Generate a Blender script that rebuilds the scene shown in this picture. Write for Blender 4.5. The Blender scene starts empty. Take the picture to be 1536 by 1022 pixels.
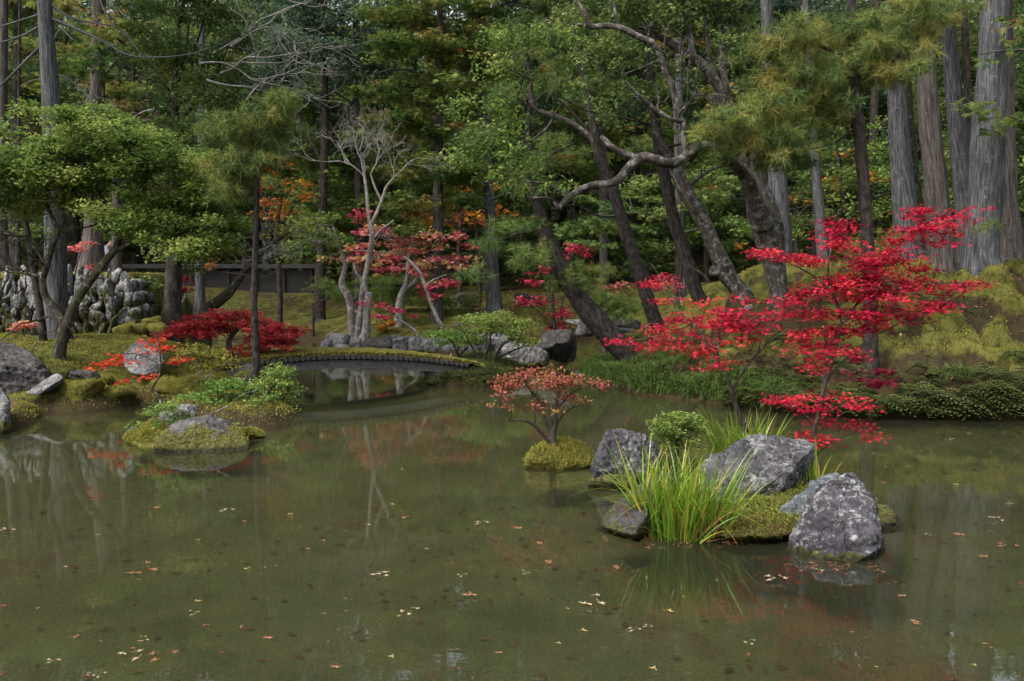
import bpy, bmesh, math, random
import numpy as np
from mathutils import Vector
R = math.radians
S = bpy.context.scene
COL = S.collection
rng = np.random.default_rng(7)
random.seed(7)

# ---------------------------------------------------------------- camera, sky, sun, exposure
F, W, H = 1300.0, 1536.0, 1022.0          # focal length in photo pixels
CAMZ, PITCH = 1.6, math.atan(81/1300)
cam = bpy.data.cameras.new('camera'); camo = bpy.data.objects.new('camera', cam); COL.objects.link(camo)
camo.location = (0, 0, CAMZ); camo.rotation_euler = (R(90)-PITCH, 0, 0)
cam.sensor_width = 36; cam.lens = 36*F/W; cam.clip_end = 600; cam.clip_start = .05
S.camera = camo
SUN_EL, SUN_AZ = R(52), R(-128)           # azimuth from +Y towards +X: behind the camera, to the left
world = bpy.data.worlds.new('World'); S.world = world; world.use_nodes = True
wn = world.node_tree; wn.nodes.clear()
sky = wn.nodes.new('ShaderNodeTexSky'); sky.sky_type = 'NISHITA'; sky.sun_disc = False
sky.sun_elevation = SUN_EL; sky.sun_rotation = SUN_AZ; sky.dust_density = 5; sky.air_density = 1.2; sky.ozone_density = 1
bgn = wn.nodes.new('ShaderNodeBackground'); bgn.inputs[1].default_value = .15
wo = wn.nodes.new('ShaderNodeOutputWorld')
hsv = wn.nodes.new('ShaderNodeHueSaturation'); hsv.inputs['Saturation'].default_value = .45
wn.links.new(sky.outputs[0], hsv.inputs['Color']); wn.links.new(hsv.outputs[0], bgn.inputs[0]); wn.links.new(bgn.outputs[0], wo.inputs[0])
sl = bpy.data.lights.new('sun', 'SUN'); sl.energy = 1.15; sl.angle = R(28); sl.color = (1, .96, .9)
slo = bpy.data.objects.new('sun', sl); COL.objects.link(slo)
sd = Vector((math.cos(SUN_EL)*math.sin(SUN_AZ), math.cos(SUN_EL)*math.cos(SUN_AZ), math.sin(SUN_EL)))
slo.rotation_euler = sd.to_track_quat('Z', 'Y').to_euler()
S.view_settings.view_transform = 'Standard'; S.view_settings.look = 'None'
S.view_settings.gamma = 1; S.view_settings.use_curve_mapping = False
S.view_settings.exposure = 1.33
cy = S.cycles
cy.max_bounces = 6; cy.diffuse_bounces = 4; cy.glossy_bounces = 2; cy.transmission_bounces = 3; cy.transparent_max_bounces = 6
cy.use_denoising = True
cy.caustics_reflective = False; cy.caustics_refractive = False

# ---------------------------------------------------------------- helpers
def ray(px, py):
    a, b = (px-W/2)/F, (H/2-py)/F
    cp, sp = math.cos(PITCH), math.sin(PITCH)
    return np.array([a, cp+b*sp, -sp+b*cp])
def at(px, py, Y):                         # the point seen at that pixel, Y metres away
    d = ray(px, py); t = Y/d[1]
    return np.array([0, 0, CAMZ])+d*t
def on(px, py, z=0.0):                     # the point seen at that pixel at height z
    d = ray(px, py); t = (z-CAMZ)/d[2]
    return np.array([0, 0, CAMZ])+d*t
def M(Y): return Y/F                       # metres per photo pixel at that depth
def sstep(a, b, x):
    t = np.clip((x-a)/(b-a), 0, 1); return t*t*(3-2*t)

def _hash(ix, iy, iz, s):
    n = (ix.astype(np.int64)*374761393+iy.astype(np.int64)*668265263+iz.astype(np.int64)*2147483647+s*974634721) & 0xffffffff
    n = ((n ^ (n >> 13))*1274126177) & 0xffffffff
    n = ((n ^ (n >> 16))*2246822519) & 0xffffffff
    return ((n ^ (n >> 15)) & 0xffffff)/float(0xffffff)*2-1
def noise(P, f=1.0, s=0):                  # smooth value noise, about -1..1
    Q = np.asarray(P, float)*f
    if Q.shape[1] == 2: Q = np.c_[Q, np.full(len(Q), .37)]
    I = np.floor(Q).astype(np.int64); T = Q-I; T = T*T*(3-2*T)
    out = 0
    for dx in (0, 1):
        for dy in (0, 1):
            for dz in (0, 1):
                w = (T[:, 0] if dx else 1-T[:, 0])*(T[:, 1] if dy else 1-T[:, 1])*(T[:, 2] if dz else 1-T[:, 2])
                out = out+w*_hash(I[:, 0]+dx, I[:, 1]+dy, I[:, 2]+dz, s)
    return out
def fbm(P, f=1.0, o=4, s=0, g=.5):
    r = 0; a = 1
    for k in range(o): r = r+a*noise(P, f*2**k, s+k); a *= g
    return r
def unit(V): return V/np.maximum(np.linalg.norm(V, axis=-1, keepdims=True), 1e-9)

class G:                                   # collects geometry for ONE mesh
    def __init__(s): s.v = []; s.n = 0; s.f = {3: [], 4: []}; s.t = {3: [], 4: []}; s.m = {3: [], 4: []}; s.b = []
    def add(s, V, Fc, tint=None, mi=0, buv=None):
        V = np.asarray(V, float).reshape(-1, 3); Fc = np.asarray(Fc, np.int64); k = Fc.shape[1]
        s.v.append(V); s.f[k].append(Fc+s.n); s.n += len(V)
        s.t[k].append(np.full(len(Fc), .5) if tint is None else np.broadcast_to(np.asarray(tint, float), (len(Fc),)))
        s.m[k].append(np.full(len(Fc), mi, np.int32))
        s.b.append(V if buv is None else buv)
    def box(s, c, h, mi=0, rz=0):
        c = np.asarray(c); h = np.asarray(h)
        V = np.array([[x, y, z] for x in (-1, 1) for y in (-1, 1) for z in (-1, 1)])*h
        if rz: V = V@np.array([[math.cos(rz), math.sin(rz), 0], [-math.sin(rz), math.cos(rz), 0], [0, 0, 1]])
        s.add(V+c, [[0, 1, 3, 2], [4, 6, 7, 5], [0, 4, 5, 1], [2, 3, 7, 6], [0, 2, 6, 4], [1, 5, 7, 3]], mi=mi)
    def mesh(s, name, mats, origin=(0, 0, 0), smooth=False):
        me = bpy.data.meshes.new(name)
        V = np.concatenate(s.v)-np.asarray(origin); B = np.concatenate(s.b)
        f3 = np.concatenate(s.f[3]) if s.f[3] else np.zeros((0, 3), np.int64)
        f4 = np.concatenate(s.f[4]) if s.f[4] else np.zeros((0, 4), np.int64)
        loops = np.r_[f3.ravel(), f4.ravel()].astype(np.int32)
        st = np.r_[np.arange(len(f3))*3, len(f3)*3+np.arange(len(f4))*4].astype(np.int32)
        me.vertices.add(len(V)); me.vertices.foreach_set('co', V.astype(np.float32).ravel())
        me.loops.add(len(loops)); me.loops.foreach_set('vertex_index', loops)
        me.polygons.add(len(st)); me.polygons.foreach_set('loop_start', st)
        mi = np.concatenate(s.m[3]+s.m[4]).astype(np.int32)
        for m in mats: me.materials.append(m)
        me.polygons.foreach_set('material_index', mi)
        me.polygons.foreach_set('use_smooth', np.full(len(st), smooth))
        a = me.attributes.new('tint', 'FLOAT', 'FACE'); a.data.foreach_set('value', np.concatenate(s.t[3]+s.t[4]).astype(np.float32))
        b = me.attributes.new('buv', 'FLOAT_VECTOR', 'POINT'); b.data.foreach_set('vector', B.astype(np.float32).ravel())
        me.update(calc_edges=True)
        return me

def tag(o, label=None, cat=None, group=None, kind=None):
    if label: o['label'] = label
    if cat: o['category'] = cat
    if group: o['group'] = group
    if kind: o['kind'] = kind
    return o
def thing(name, label, cat, loc, group=None):
    o = bpy.data.objects.new(name, None); COL.objects.link(o); o.location = [float(x) for x in loc]
    o.empty_display_size = .2
    return tag(o, label, cat, group)
def part(name, g, mats, parent=None, smooth=False, label=None, origin=None):
    if not isinstance(mats, (list, tuple)): mats = [mats]
    org = origin if origin is not None else (tuple(parent.matrix_world.translation) if 0 else (world_loc(parent) if parent else (0, 0, 0)))
    o = bpy.data.objects.new(name, g.mesh(name, mats, org, smooth)); COL.objects.link(o)
    if parent: o.parent = parent
    elif origin is not None: o.location = [float(x) for x in origin]
    if label: o['label'] = label
    return o
def world_loc(o):
    p = Vector((0, 0, 0))
    while o is not None: p = p+o.location; o = o.parent
    return np.array(p)
def copy_tree(o, parent=None):
    c = o.copy(); COL.objects.link(c); c.parent = parent
    for ch in list(o.children): copy_tree(ch, c)
    return c

# ---------------------------------------------------------------- materials
def mat(name):
    m = bpy.data.materials.new(name); m.use_nodes = True; nt = m.node_tree; nt.nodes.clear()
    out = nt.nodes.new('ShaderNodeOutputMaterial')
    def N(t, **k):
        n = nt.nodes.new('ShaderNode'+t)
        for a, b in k.items():
            if a.startswith('_'): setattr(n, a[1:], b)
            else: n.inputs[a.replace('0x', '')].default_value = b
        return n
    return m, nt, out, N, nt.links.new
def ramp(nt, stops, interp='LINEAR'):
    r = nt.nodes.new('ShaderNodeValToRGB'); cr = r.color_ramp; cr.interpolation = interp
    while len(cr.elements) < len(stops): cr.elements.new(.5)
    for e, (p, c) in zip(cr.elements, stops): e.position = p; e.color = (*c, 1)
    return r
def leafmat(name, cols, trans=.42, rough=.55, spec=.12):
    m, nt, out, N, L = mat(name)
    a = N('Attribute', _attribute_name='tint')
    n = len(cols); r = ramp(nt, [(i/(n-1), c) for i, c in enumerate(cols)])
    L(a.outputs['Fac'], r.inputs[0])
    p = N('BsdfPrincipled', Roughness=rough); p.inputs['Specular IOR Level'].default_value = spec
    t = N('BsdfTranslucent'); mx = N('MixShader'); mx.inputs[0].default_value = trans
    L(r.outputs[0], p.inputs['Base Color']); L(r.outputs[0], t.inputs['Color'])
    L(p.outputs[0], mx.inputs[1]); L(t.outputs[0], mx.inputs[2]); L(mx.outputs[0], out.inputs[0])
    return m
def barkmat(name, c1, c2, lichen=(.32, .34, .28), lich=.5, scale=(26, 26, 3), moss=None, bump=.6, cover=.62):
    m, nt, out, N, L = mat(name)
    a = N('Attribute', _attribute_name='buv'); mp = N('Mapping'); mp.inputs['Scale'].default_value = scale
    L(a.outputs['Vector'], mp.inputs[0])
    n1 = N('TexNoise', Scale=1.0, Detail=6, Roughness=.65); L(mp.outputs[0], n1.inputs['Vector'])
    r = ramp(nt, [(.36, c1), (.5, tuple((x*.6+y*.4) for x, y in zip(c1, c2))), (.64, c2)]); L(n1.outputs[0], r.inputs[0])
    n2 = N('TexNoise', Scale=11.0, Detail=7, Roughness=.7); L(a.outputs['Vector'], n2.inputs['Vector'])
    r2 = ramp(nt, [(cover-.06, (0, 0, 0)), (cover+.04, (lich,)*3)]); L(n2.outputs[0], r2.inputs[0])
    mx = N('MixRGB'); L(r2.outputs[0], mx.inputs[0]); L(r.outputs[0], mx.inputs[1]); mx.inputs[2].default_value = (*lichen, 1)
    last = mx
    if moss:
        n3 = N('TexNoise', Scale=2.2, Detail=5, Roughness=.6); L(a.outputs['Vector'], n3.inputs['Vector'])
        r3 = ramp(nt, [(.5, (0, 0, 0)), (.62, (.85,)*3)]); L(n3.outputs[0], r3.inputs[0])
        m3 = N('MixRGB'); L(r3.outputs[0], m3.inputs[0]); L(mx.outputs[0], m3.inputs[1]); m3.inputs[2].default_value = (*moss, 1); last = m3
    p = N('BsdfPrincipled', Roughness=.9); p.inputs['Specular IOR Level'].default_value = .15
    L(last.outputs[0], p.inputs['Base Color'])
    b = N('Bump', Strength=bump, Distance=.03); L(n1.outputs[0], b.inputs['Height']); L(b.outputs[0], p.inputs['Normal'])
    L(p.outputs[0], out.inputs[0]); return m
def rockmat(name, c1, c2, spot=(.42, .42, .40), spots=.55, moss=None, mossz=.1, mosscover=.5, grain=1.0):
    m, nt, out, N, L = mat(name)
    g = N('NewGeometry'); tc = g.outputs['Position']
    n1 = N('TexNoise', Scale=3.2*grain, Detail=9, Roughness=.68); L(tc, n1.inputs['Vector'])
    r = ramp(nt, [(.34, c1), (.5, tuple((x*.55+y*.45) for x, y in zip(c1, c2))), (.66, c2)]); L(n1.outputs[0], r.inputs[0])
    n2 = N('TexNoise', Scale=17*grain, Detail=9, Roughness=.78); L(tc, n2.inputs['Vector'])
    nb = N('TexNoise', Scale=2.3*grain, Detail=4, Roughness=.6); L(tc, nb.inputs['Vector'])
    av = N('Math', _operation='MULTIPLY_ADD'); L(nb.outputs[0], av.inputs[0]); av.inputs[1].default_value = .55; av.inputs[2].default_value = -.275
    sm_ = N('Math', _operation='ADD'); L(n2.outputs[0], sm_.inputs[0]); L(av.outputs[0], sm_.inputs[1])
    r2 = ramp(nt, [(spots-.01, (0, 0, 0)), (spots+.10, (.75,)*3)]); L(sm_.outputs[0], r2.inputs[0])
    mx0 = N('MixRGB'); L(r2.outputs[0], mx0.inputs[0]); L(r.outputs[0], mx0.inputs[1]); mx0.inputs[2].default_value = (*spot, 1)
    nd = N('TexNoise', Scale=2.5*grain, Detail=4, Roughness=.6); L(tc, nd.inputs['Vector'])
    vm = N('MixRGB', _blend_type='ADD'); vm.inputs[0].default_value = .35; L(tc, vm.inputs[1]); L(nd.outputs['Color'], vm.inputs[2])
    mp = N('Mapping'); mp.inputs['Scale'].default_value = (1, 1, .6); mp.inputs['Rotation'].default_value = (.4, .7, .2); L(vm.outputs[0], mp.inputs[0])
    vo = N('TexVoronoi', _feature='DISTANCE_TO_EDGE', Scale=3.4*grain); L(mp.outputs[0], vo.inputs['Vector'])
    rc = ramp(nt, [(0.0, (.22,)*3), (.022, (1,)*3)]); L(vo.outputs['Distance'], rc.inputs[0])
    mx = N('MixRGB', _blend_type='MULTIPLY'); mx.inputs[0].default_value = .85; L(mx0.outputs[0], mx.inputs[1]); L(rc.outputs[0], mx.inputs[2])
    n4 = N('TexNoise', Scale=26*grain, Detail=6, Roughness=.8); L(tc, n4.inputs['Vector'])
    r4 = ramp(nt, [(.36, (.35,)*3), (.6, (1.15,)*3)]); L(n4.outputs[0], r4.inputs[0])
    mu = N('MixRGB', _blend_type='MULTIPLY'); mu.inputs[0].default_value = .8; L(mx.outputs[0], mu.inputs[1]); L(r4.outputs[0], mu.inputs[2])
    last = mu; hgt = n2
    if moss:
        sx = N('SeparateXYZ'); L(tc, sx.inputs[0])
        n3 = N('TexNoise', Scale=4.5, Detail=6, Roughness=.65); L(tc, n3.inputs['Vector'])
        ma = N('Math', _operation='MULTIPLY_ADD'); L(sx.outputs[2], ma.inputs[0]); ma.inputs[1].default_value = -1.2/max(mossz, .02); L(n3.outputs[0], ma.inputs[2]); 
        sc = N('Math', _operation='MULTIPLY_ADD'); L(n3.outputs[0], sc.inputs[0]); sc.inputs[1].default_value = 4.0; sc.inputs[2].default_value = -2.0+mosscover*1.6
        zz = N('Math', _operation='MULTIPLY_ADD'); L(sx.outputs[2], zz.inputs[0]); zz.inputs[1].default_value = -1/max(mossz, .02); zz.inputs[2].default_value = 1.0
        ad = N('Math', _operation='ADD'); L(sc.outputs[0], ad.inputs[0]); L(zz.outputs[0], ad.inputs[1])
        r3 = ramp(nt, [(.42, (0, 0, 0)), (.58, (1,)*3)]); L(ad.outputs[0], r3.inputs[0])
        n5 = N('TexNoise', Scale=30, Detail=5, Roughness=.7); L(tc, n5.inputs['Vector'])
        r5 = ramp(nt, [(.38, tuple(x*.18 for x in moss)), (.5, tuple(x*.55 for x in moss)), (.64, moss)]); L(n5.outputs[0], r5.inputs[0])
        m3 = N('MixRGB'); L(r3.outputs[0], m3.inputs[0]); L(mu.outputs[0], m3.inputs[1]); L(r5.outputs[0], m3.inputs[2]); last = m3
    p = N('BsdfPrincipled', Roughness=.82); p.inputs['Specular IOR Level'].default_value = .25
    sw = N('SeparateXYZ'); L(tc, sw.inputs[0]); wz = N('Math', _operation='MULTIPLY_ADD'); L(nb.outputs[0], wz.inputs[0]); wz.inputs[1].default_value = -.05; L(sw.outputs[2], wz.inputs[2])
    rw = ramp(nt, [(.0, (.30, .28, .24)), (.025, (1, 1, 1))]); L(wz.outputs[0], rw.inputs[0])
    mw = N('MixRGB', _blend_type='MULTIPLY'); mw.inputs[0].default_value = 1; L(last.outputs[0], mw.inputs[1]); L(rw.outputs[0], mw.inputs[2])
    L(mw.outputs[0], p.inputs['Base Color'])
    ac = N('Math', _operation='ADD'); L(n4.outputs[0], ac.inputs[0]); L(n2.outputs[0], ac.inputs[1])
    ab = N('Math', _operation='ADD'); L(ac.outputs[0], ab.inputs[0]); L(rc.outputs[0], ab.inputs[1])
    b = N('Bump', Strength=.7, Distance=.02); L(ab.outputs[0], b.inputs['Height']); L(b.outputs[0], p.inputs['Normal'])
    L(p.outputs[0], out.inputs[0]); return m
def mossmat(name, lo, hi, brown=(.10, .06, .025), bcover=.6, scale=1.0):
    m, nt, out, N, L = mat(name)
    g = N('NewGeometry'); tc = g.outputs['Position']
    n1 = N('TexNoise', Scale=5*scale, Detail=8, Roughness=.7); L(tc, n1.inputs['Vector'])
    r = ramp(nt, [(.3, lo), (.62, hi)]); L(n1.outputs[0], r.inputs[0])
    n2 = N('TexNoise', Scale=1.7*scale, Detail=7, Roughness=.7); L(tc, n2.inputs['Vector'])
    r2 = ramp(nt, [(bcover-.05, (0, 0, 0)), (bcover+.08, (.9,)*3)]); L(n2.outputs[0], r2.inputs[0])
    mx = N('MixRGB'); L(r2.outputs[0], mx.inputs[0]); L(r.outputs[0], mx.inputs[1]); mx.inputs[2].default_value = (*brown, 1)
    n3 = N('TexNoise', Scale=60*scale, Detail=4, Roughness=.8); L(tc, n3.inputs['Vector'])
    r3 = ramp(nt, [(.35, (.35,)*3), (.62, (1.1,)*3)]); L(n3.outputs[0], r3.inputs[0])
    mu = N('MixRGB', _blend_type='MULTIPLY'); mu.inputs[0].default_value = .8; L(mx.outputs[0], mu.inputs[1]); L(r3.outputs[0], mu.inputs[2])
    p = N('BsdfPrincipled', Roughness=.95); p.inputs['Specular IOR Level'].default_value = .1
    L(mu.outputs[0], p.inputs['Base Color'])
    b = N('Bump', Strength=.9, Distance=.025); L(n3.outputs[0], b.inputs['Height']); L(b.outputs[0], p.inputs['Normal'])
    L(p.outputs[0], out.inputs[0]); return m
def plainmat(name, c, rough=.8, c2=None, scale=(8, 8, 8), bump=.3):
    m, nt, out, N, L = mat(name)
    tc = N('TexCoord'); mp = N('Mapping'); mp.inputs['Scale'].default_value = scale; L(tc.outputs['Object'], mp.inputs[0])
    n1 = N('TexNoise', Scale=1, Detail=6, Roughness=.65); L(mp.outputs[0], n1.inputs['Vector'])
    r = ramp(nt, [(.3, c), (.7, c2 or tuple(x*.6 for x in c))]); L(n1.outputs[0], r.inputs[0])
    p = N('BsdfPrincipled', Roughness=rough); L(r.outputs[0], p.inputs['Base Color'])
    b = N('Bump', Strength=bump, Distance=.01); L(n1.outputs[0], b.inputs['Height']); L(b.outputs[0], p.inputs['Normal'])
    L(p.outputs[0], out.inputs[0]); return m

B_CEDAR = barkmat('bark_cedar', (.024, .024, .026), (.115, .117, .122), lichen=(.18, .19, .19), lich=.6, scale=(38, 38, 3.2), bump=.9, cover=.64)
B_CEDAR2 = barkmat('bark_cedar_brown', (.028, .023, .02), (.105, .092, .085), lichen=(.17, .18, .17), lich=.5, scale=(34, 34, 3.0), bump=.9, cover=.66)
B_PINE = barkmat('bark_pine', (.011, .009, .008), (.05, .042, .038), lich=.3, scale=(22, 22, 9), bump=1.0, cover=.72)
B_DARK = barkmat('bark_dark', (.014, .012, .01), (.065, .055, .045), lich=.4, scale=(16, 16, 6), cover=.7)
B_LICH = barkmat('bark_lichen', (.018, .015, .012), (.085, .07, .06), lichen=(.2, .215, .195), lich=.65, scale=(14, 14, 5), cover=.575, bump=1.)
B_OLD = barkmat('bark_old', (.015, .012, .009), (.06, .052, .04), lichen=(.2, .215, .17), lich=.7, scale=(14, 14, 5), moss=(.04, .045, .012), cover=.60, bump=1.)
B_PALE = barkmat('bark_pale', (.10, .08, .07), (.26, .225, .20), lichen=(.36, .36, .34), lich=.7, scale=(8, 8, 1.5), cover=.58, bump=.3)
B_WHITE = barkmat('bark_white', (.09, .08, .072), (.26, .24, .225), lichen=(.32, .33, .30), lich=.7, scale=(10, 10, 3), cover=.55, bump=.3)
B_TWIG = barkmat('bark_twig', (.05, .042, .036), (.14, .13, .12), lichen=(.24, .25, .23), lich=.7, scale=(10, 10, 4), cover=.5, bump=.2)
B_MAPLE = barkmat('bark_maple', (.02, .016, .014), (.075, .06, .05), lichen=(.34, .36, .32), lich=.8, scale=(20, 20, 4), cover=.62, bump=.4)

L_BRIGHT = leafmat('leaf_bright', [(0.0546, 0.0955, 0.0234), (0.117, 0.185, 0.039), (0.187, 0.259, 0.0585), (0.328, 0.341, 0.0975)])
L_BROAD = leafmat('leaf_broad', [(0.0447, 0.0819, 0.0217), (0.102, 0.165, 0.0348), (0.172, 0.246, 0.0522), (0.305, 0.327, 0.0762)], rough=.45, spec=.22)
L_DARK = leafmat('leaf_dark', [(0.0423, 0.0728, 0.0282), (0.0794, 0.132, 0.0422), (0.132, 0.194, 0.0566), (0.239, 0.273, 0.0848)], rough=.45, spec=.22)
L_BLUE = leafmat('leaf_blue', [(0.039, 0.075, 0.0468), (0.0741, 0.124, 0.078), (0.117, 0.179, 0.113), (0.195, 0.263, 0.176)], rough=.45, spec=.22)
L_CYP = leafmat('leaf_cypress', [(0.0412, 0.0847, 0.0245), (0.109, 0.169, 0.0374), (0.181, 0.242, 0.0518), (0.245, 0.267, 0.072), (0.265, 0.19, 0.066), (0.287, 0.134, 0.06)], trans=.42)
L_CYPG = leafmat('leaf_cypress_green', [(0.0386, 0.075, 0.023), (0.0798, 0.142, 0.0346), (0.136, 0.199, 0.049), (0.193, 0.248, 0.0691), (0.218, 0.23, 0.072)], trans=.42)
L_PINE = leafmat('needle_pine', [(.034, .068, .022), (.072, .118, .034), (.125, .165, .042), (.20, .20, .05), (.28, .225, .06)], trans=.15)
L_PINEG = leafmat('needle_pine_green', [(0.0354, 0.0706, 0.0235), (0.0725, 0.125, 0.0336), (0.113, 0.172, 0.0437), (0.177, 0.204, 0.0571), (0.274, 0.235, 0.0672)], trans=.15)
L_RED = leafmat('maple_red', [(0.169, 0.00552, 0.0188), (0.36, 0.011, 0.0375), (0.53, 0.0184, 0.0548), (0.56, 0.05, 0.055)], trans=.35)
L_LACE = leafmat('maple_lace', [(.16, .008, .018), (.33, .02, .035), (.50, .045, .06), (.55, .11, .08)])
L_CRIM = leafmat('maple_crimson', [(0.138, 0.01, 0.0272), (0.288, 0.02, 0.051), (0.438, 0.035, 0.0848), (0.553, 0.0896, 0.119)], trans=.3)
L_PINK = leafmat('maple_pink', [(0.298, 0.0408, 0.0845), (0.515, 0.0836, 0.141), (0.609, 0.167, 0.17), (0.62, 0.278, 0.17), (0.46, 0.371, 0.141)], trans=.3)
L_ORNG = leafmat('maple_orange', [(.24, .06, .015), (.38, .13, .02), (.46, .21, .03), (.35, .25, .04)], trans=.3)
L_RUST = leafmat('azalea_rust', [(0.144, 0.0324, 0.0255), (0.245, 0.0648, 0.0425), (0.302, 0.101, 0.068), (0.216, 0.137, 0.0425), (0.115, 0.108, 0.0255)], trans=.25)
L_FRESH = leafmat('leaf_fresh', [(.04, .09, .018), (.08, .16, .03), (.12, .21, .04), (.18, .26, .06)])
L_YEL = leafmat('leaf_yellow_green', [(.09, .11, .025), (.18, .19, .04), (.28, .26, .05), (.36, .26, .06)])
L_IRIS = leafmat('iris_blade', [(.045, .11, .01), (.09, .19, .016), (.16, .26, .022), (.30, .33, .035), (.42, .30, .05)], trans=.35, rough=.35, spec=.4)
L_FERN = leafmat('fern_leaf', [(0.0204, 0.0315, 0.012), (0.0476, 0.063, 0.02), (0.085, 0.105, 0.03), (0.145, 0.147, 0.045)], trans=.2)
L_GRASS = leafmat('grass_blade', [(.03, .06, .014), (.06, .105, .022), (.10, .15, .03), (.17, .18, .04)], trans=.2)
L_MOSS = leafmat('moss_blade', [(0.069, 0.0784, 0.0182), (0.149, 0.157, 0.0312), (0.241, 0.224, 0.039), (0.196, 0.123, 0.0455)], trans=.15, rough=.8, spec=.1)
L_LITTER = leafmat('litter_leaf', [(.09, .03, .018), (.20, .08, .03), (.34, .17, .06), (.42, .30, .12)], trans=.1)
# ---------------------------------------------------------------- ground, pond bottom, water
SHORE_PX = [(0, 652), (20, 642), (52, 634), (62, 621), (100, 621), (150, 617), (205, 606), (232, 612), (262, 622), (300, 634), (350, 640), (396, 645), (430, 641), (442, 624), (440, 600), (424, 582), (395, 570), (352, 560), (330, 548), (322, 530), (300, 518), (296, 511.5),
            (400, 509.5), (484, 510.5), (484, 531), (540, 533), (620, 534), (690, 539), (668, 556), (640, 570), (655, 580), (720, 581), (768, 575), (782, 562), (768, 552),
            (722, 546), (780, 547), (852, 546), (862, 507), (948, 507), (952, 548), (900, 556), (872, 562), (885, 575), (930, 583), (965, 593), (1080, 606),
            (1180, 618), (1300, 626), (1420, 627), (1536, 628), (1750, 640)]
SHORE = np.array([on(x, y)[:2] for x, y in SHORE_PX])
POND = np.vstack([SHORE, [[16, 6], [16, -9], [-16, -9], [-16, 6.5], [-8.5, 8.9]]])
def pond_dist(P):                          # signed distance to the shore, positive on land
    P = np.asarray(P)[:, :2]; A = POND; B = np.roll(POND, -1, 0)
    best = np.full(len(P), 1e9); inside = np.zeros(len(P), bool)
    for a, b in zip(A, B):
        e = b-a; w = P-a; t = np.clip((w@e)/(e@e+1e-12), 0, 1)
        best = np.minimum(best, np.linalg.norm(w-t[:, None]*e, axis=1))
        c = ((a[1] > P[:, 1]) != (b[1] > P[:, 1]))
        if abs(b[1]-a[1]) > 1e-9: inside ^= c & (P[:, 0] < (b[0]-a[0])*(P[:, 1]-a[1])/(b[1]-a[1])+a[0])
    return np.where(inside, -best, best)
CTRL = [(88, 535, 12.3), (30, 505, 14), (150, 512, 14), (240, 512, 14), (85, 506, 14.6), (-60, 505, 14.6), (200, 500, 15.6), (50, 500, 15.6), (300, 560, 12), (380, 575, 11.8), (345, 556, 12.6),
        (120, 570, 11.8), (60, 580, 11.2), (200, 570, 12), (-150, 560, 12), (330, 596, 10.8), (410, 595, 11.2), (290, 600, 10.9), (250, 585, 11.5),
        (300, 524, 16), (255, 490, 17), (300, 472, 21), (330, 505, 26.5), (450, 482, 28), (450, 440, 34), (300, 430, 34), (200, 440, 26), (150, 430, 34), (0, 410, 26), (-200, 405, 26), (0, 400, 36),
        (620, 492, 22), (545, 509, 20.5), (600, 460, 27), (740, 470, 24), (700, 430, 34), (850, 450, 26), (900, 472, 22), (830, 490, 21), (540, 430, 36),
        (700, 545, 15), (985, 495, 16.5), (950, 541, 15), (1050, 458, 15), (1110, 448, 14.5), (1180, 446, 13.5), (1300, 420, 15), (1415, 412, 16), (1480, 415, 15), (1536, 404, 16), (1750, 405, 15.5),
        (1200, 404, 19), (1000, 432, 20), (1320, 396, 20), (1500, 388, 20), (1000, 425, 30), (1300, 395, 30), (1536, 380, 30), (1800, 380, 26),
        (1400, 500, 13.1), (1400, 560, 11.7), (1250, 520, 12.6), (1300, 572, 11.8), (1530, 480, 13.4), (1530, 550, 12), (1150, 525, 13), (1050, 545, 13.7), (1000, 520, 14.6), (1680, 530, 12.3), (1450, 450, 14.2)]
CP = np.array([at(*c) for c in CTRL])
WALL_A, WALL_B = at(-330, 500, 14.7), at(212, 496, 15.6)        # foot of the retaining wall, from left to its right corner
def ctrl_h(P):
    P = np.asarray(P)[:, :2]; out = np.zeros(len(P)); wsum = np.zeros(len(P))
    for c in CP:
        d2 = (P[:, 0]-c[0])**2+(P[:, 1]-c[1])**2+.05
        w = d2**-1.8; out += w*c[2]; wsum += w
    return out/wsum
def cushions(P):                            # patches of cushion moss, 0..1
    q = np.c_[P[:, 0]*1.0, P[:, 1]*1.0]
    return sstep(-.06, .24, fbm(q, 2.1, 3, 40))
def ground_z(P, rough=True):
    P = np.asarray(P, float)[:, :2]; d = pond_dist(P)
    h = ctrl_h(P); far = sstep(34, 44, P[:, 1]); h = h*(1-far)+far*(1.7+np.maximum(P[:, 1]-40, 0)*.26)
    edge = .025+.15*(1-np.exp(-np.maximum(d, 0)/.10))
    z = edge+(np.maximum(h, .12)-.175)*sstep(0, 1.7, d)
    # terrace behind the retaining wall
    e = WALL_B[:2]-WALL_A[:2]; L = np.linalg.norm(e); e = e/L; nrm = np.array([-e[1], e[0]])
    w = P-WALL_A[:2]; back = w@nrm; along = w@e
    tm = sstep(.35, .6, back)*(1-sstep(L-.75, L-.25, along))*(1-sstep(5, 11, back))
    z = np.maximum(z, z*(1-tm)+(1.80+.02*back)*tm)
    if rough:
        on_ = sstep(0, .35, d)
        left = 1-sstep(-1, 1, P[:, 0]); near = 1-sstep(17, 22, P[:, 1])
        z = z+on_*near*(.055*left*fbm(P, 1.7, 3, 3)+.03*fbm(P, 4.0, 3, 9))+on_*(1-near)*.06*fbm(P, 1.2, 3, 5)
        right = sstep(1.5, 2.5, P[:, 0])*near
        z = z+on_*right*(.24*cushions(P)+.03*fbm(P, 5, 2, 12))
    bot = -.04-.30*(1-np.exp(d/.9))-.06*sstep(0, -4, d)+.03*fbm(P, 1.3, 3, 21)
    return np.where(d > 0, z, np.minimum(bot, -.03))
def gz(x, y): return float(ground_z(np.array([[x, y]]))[0])

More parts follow.
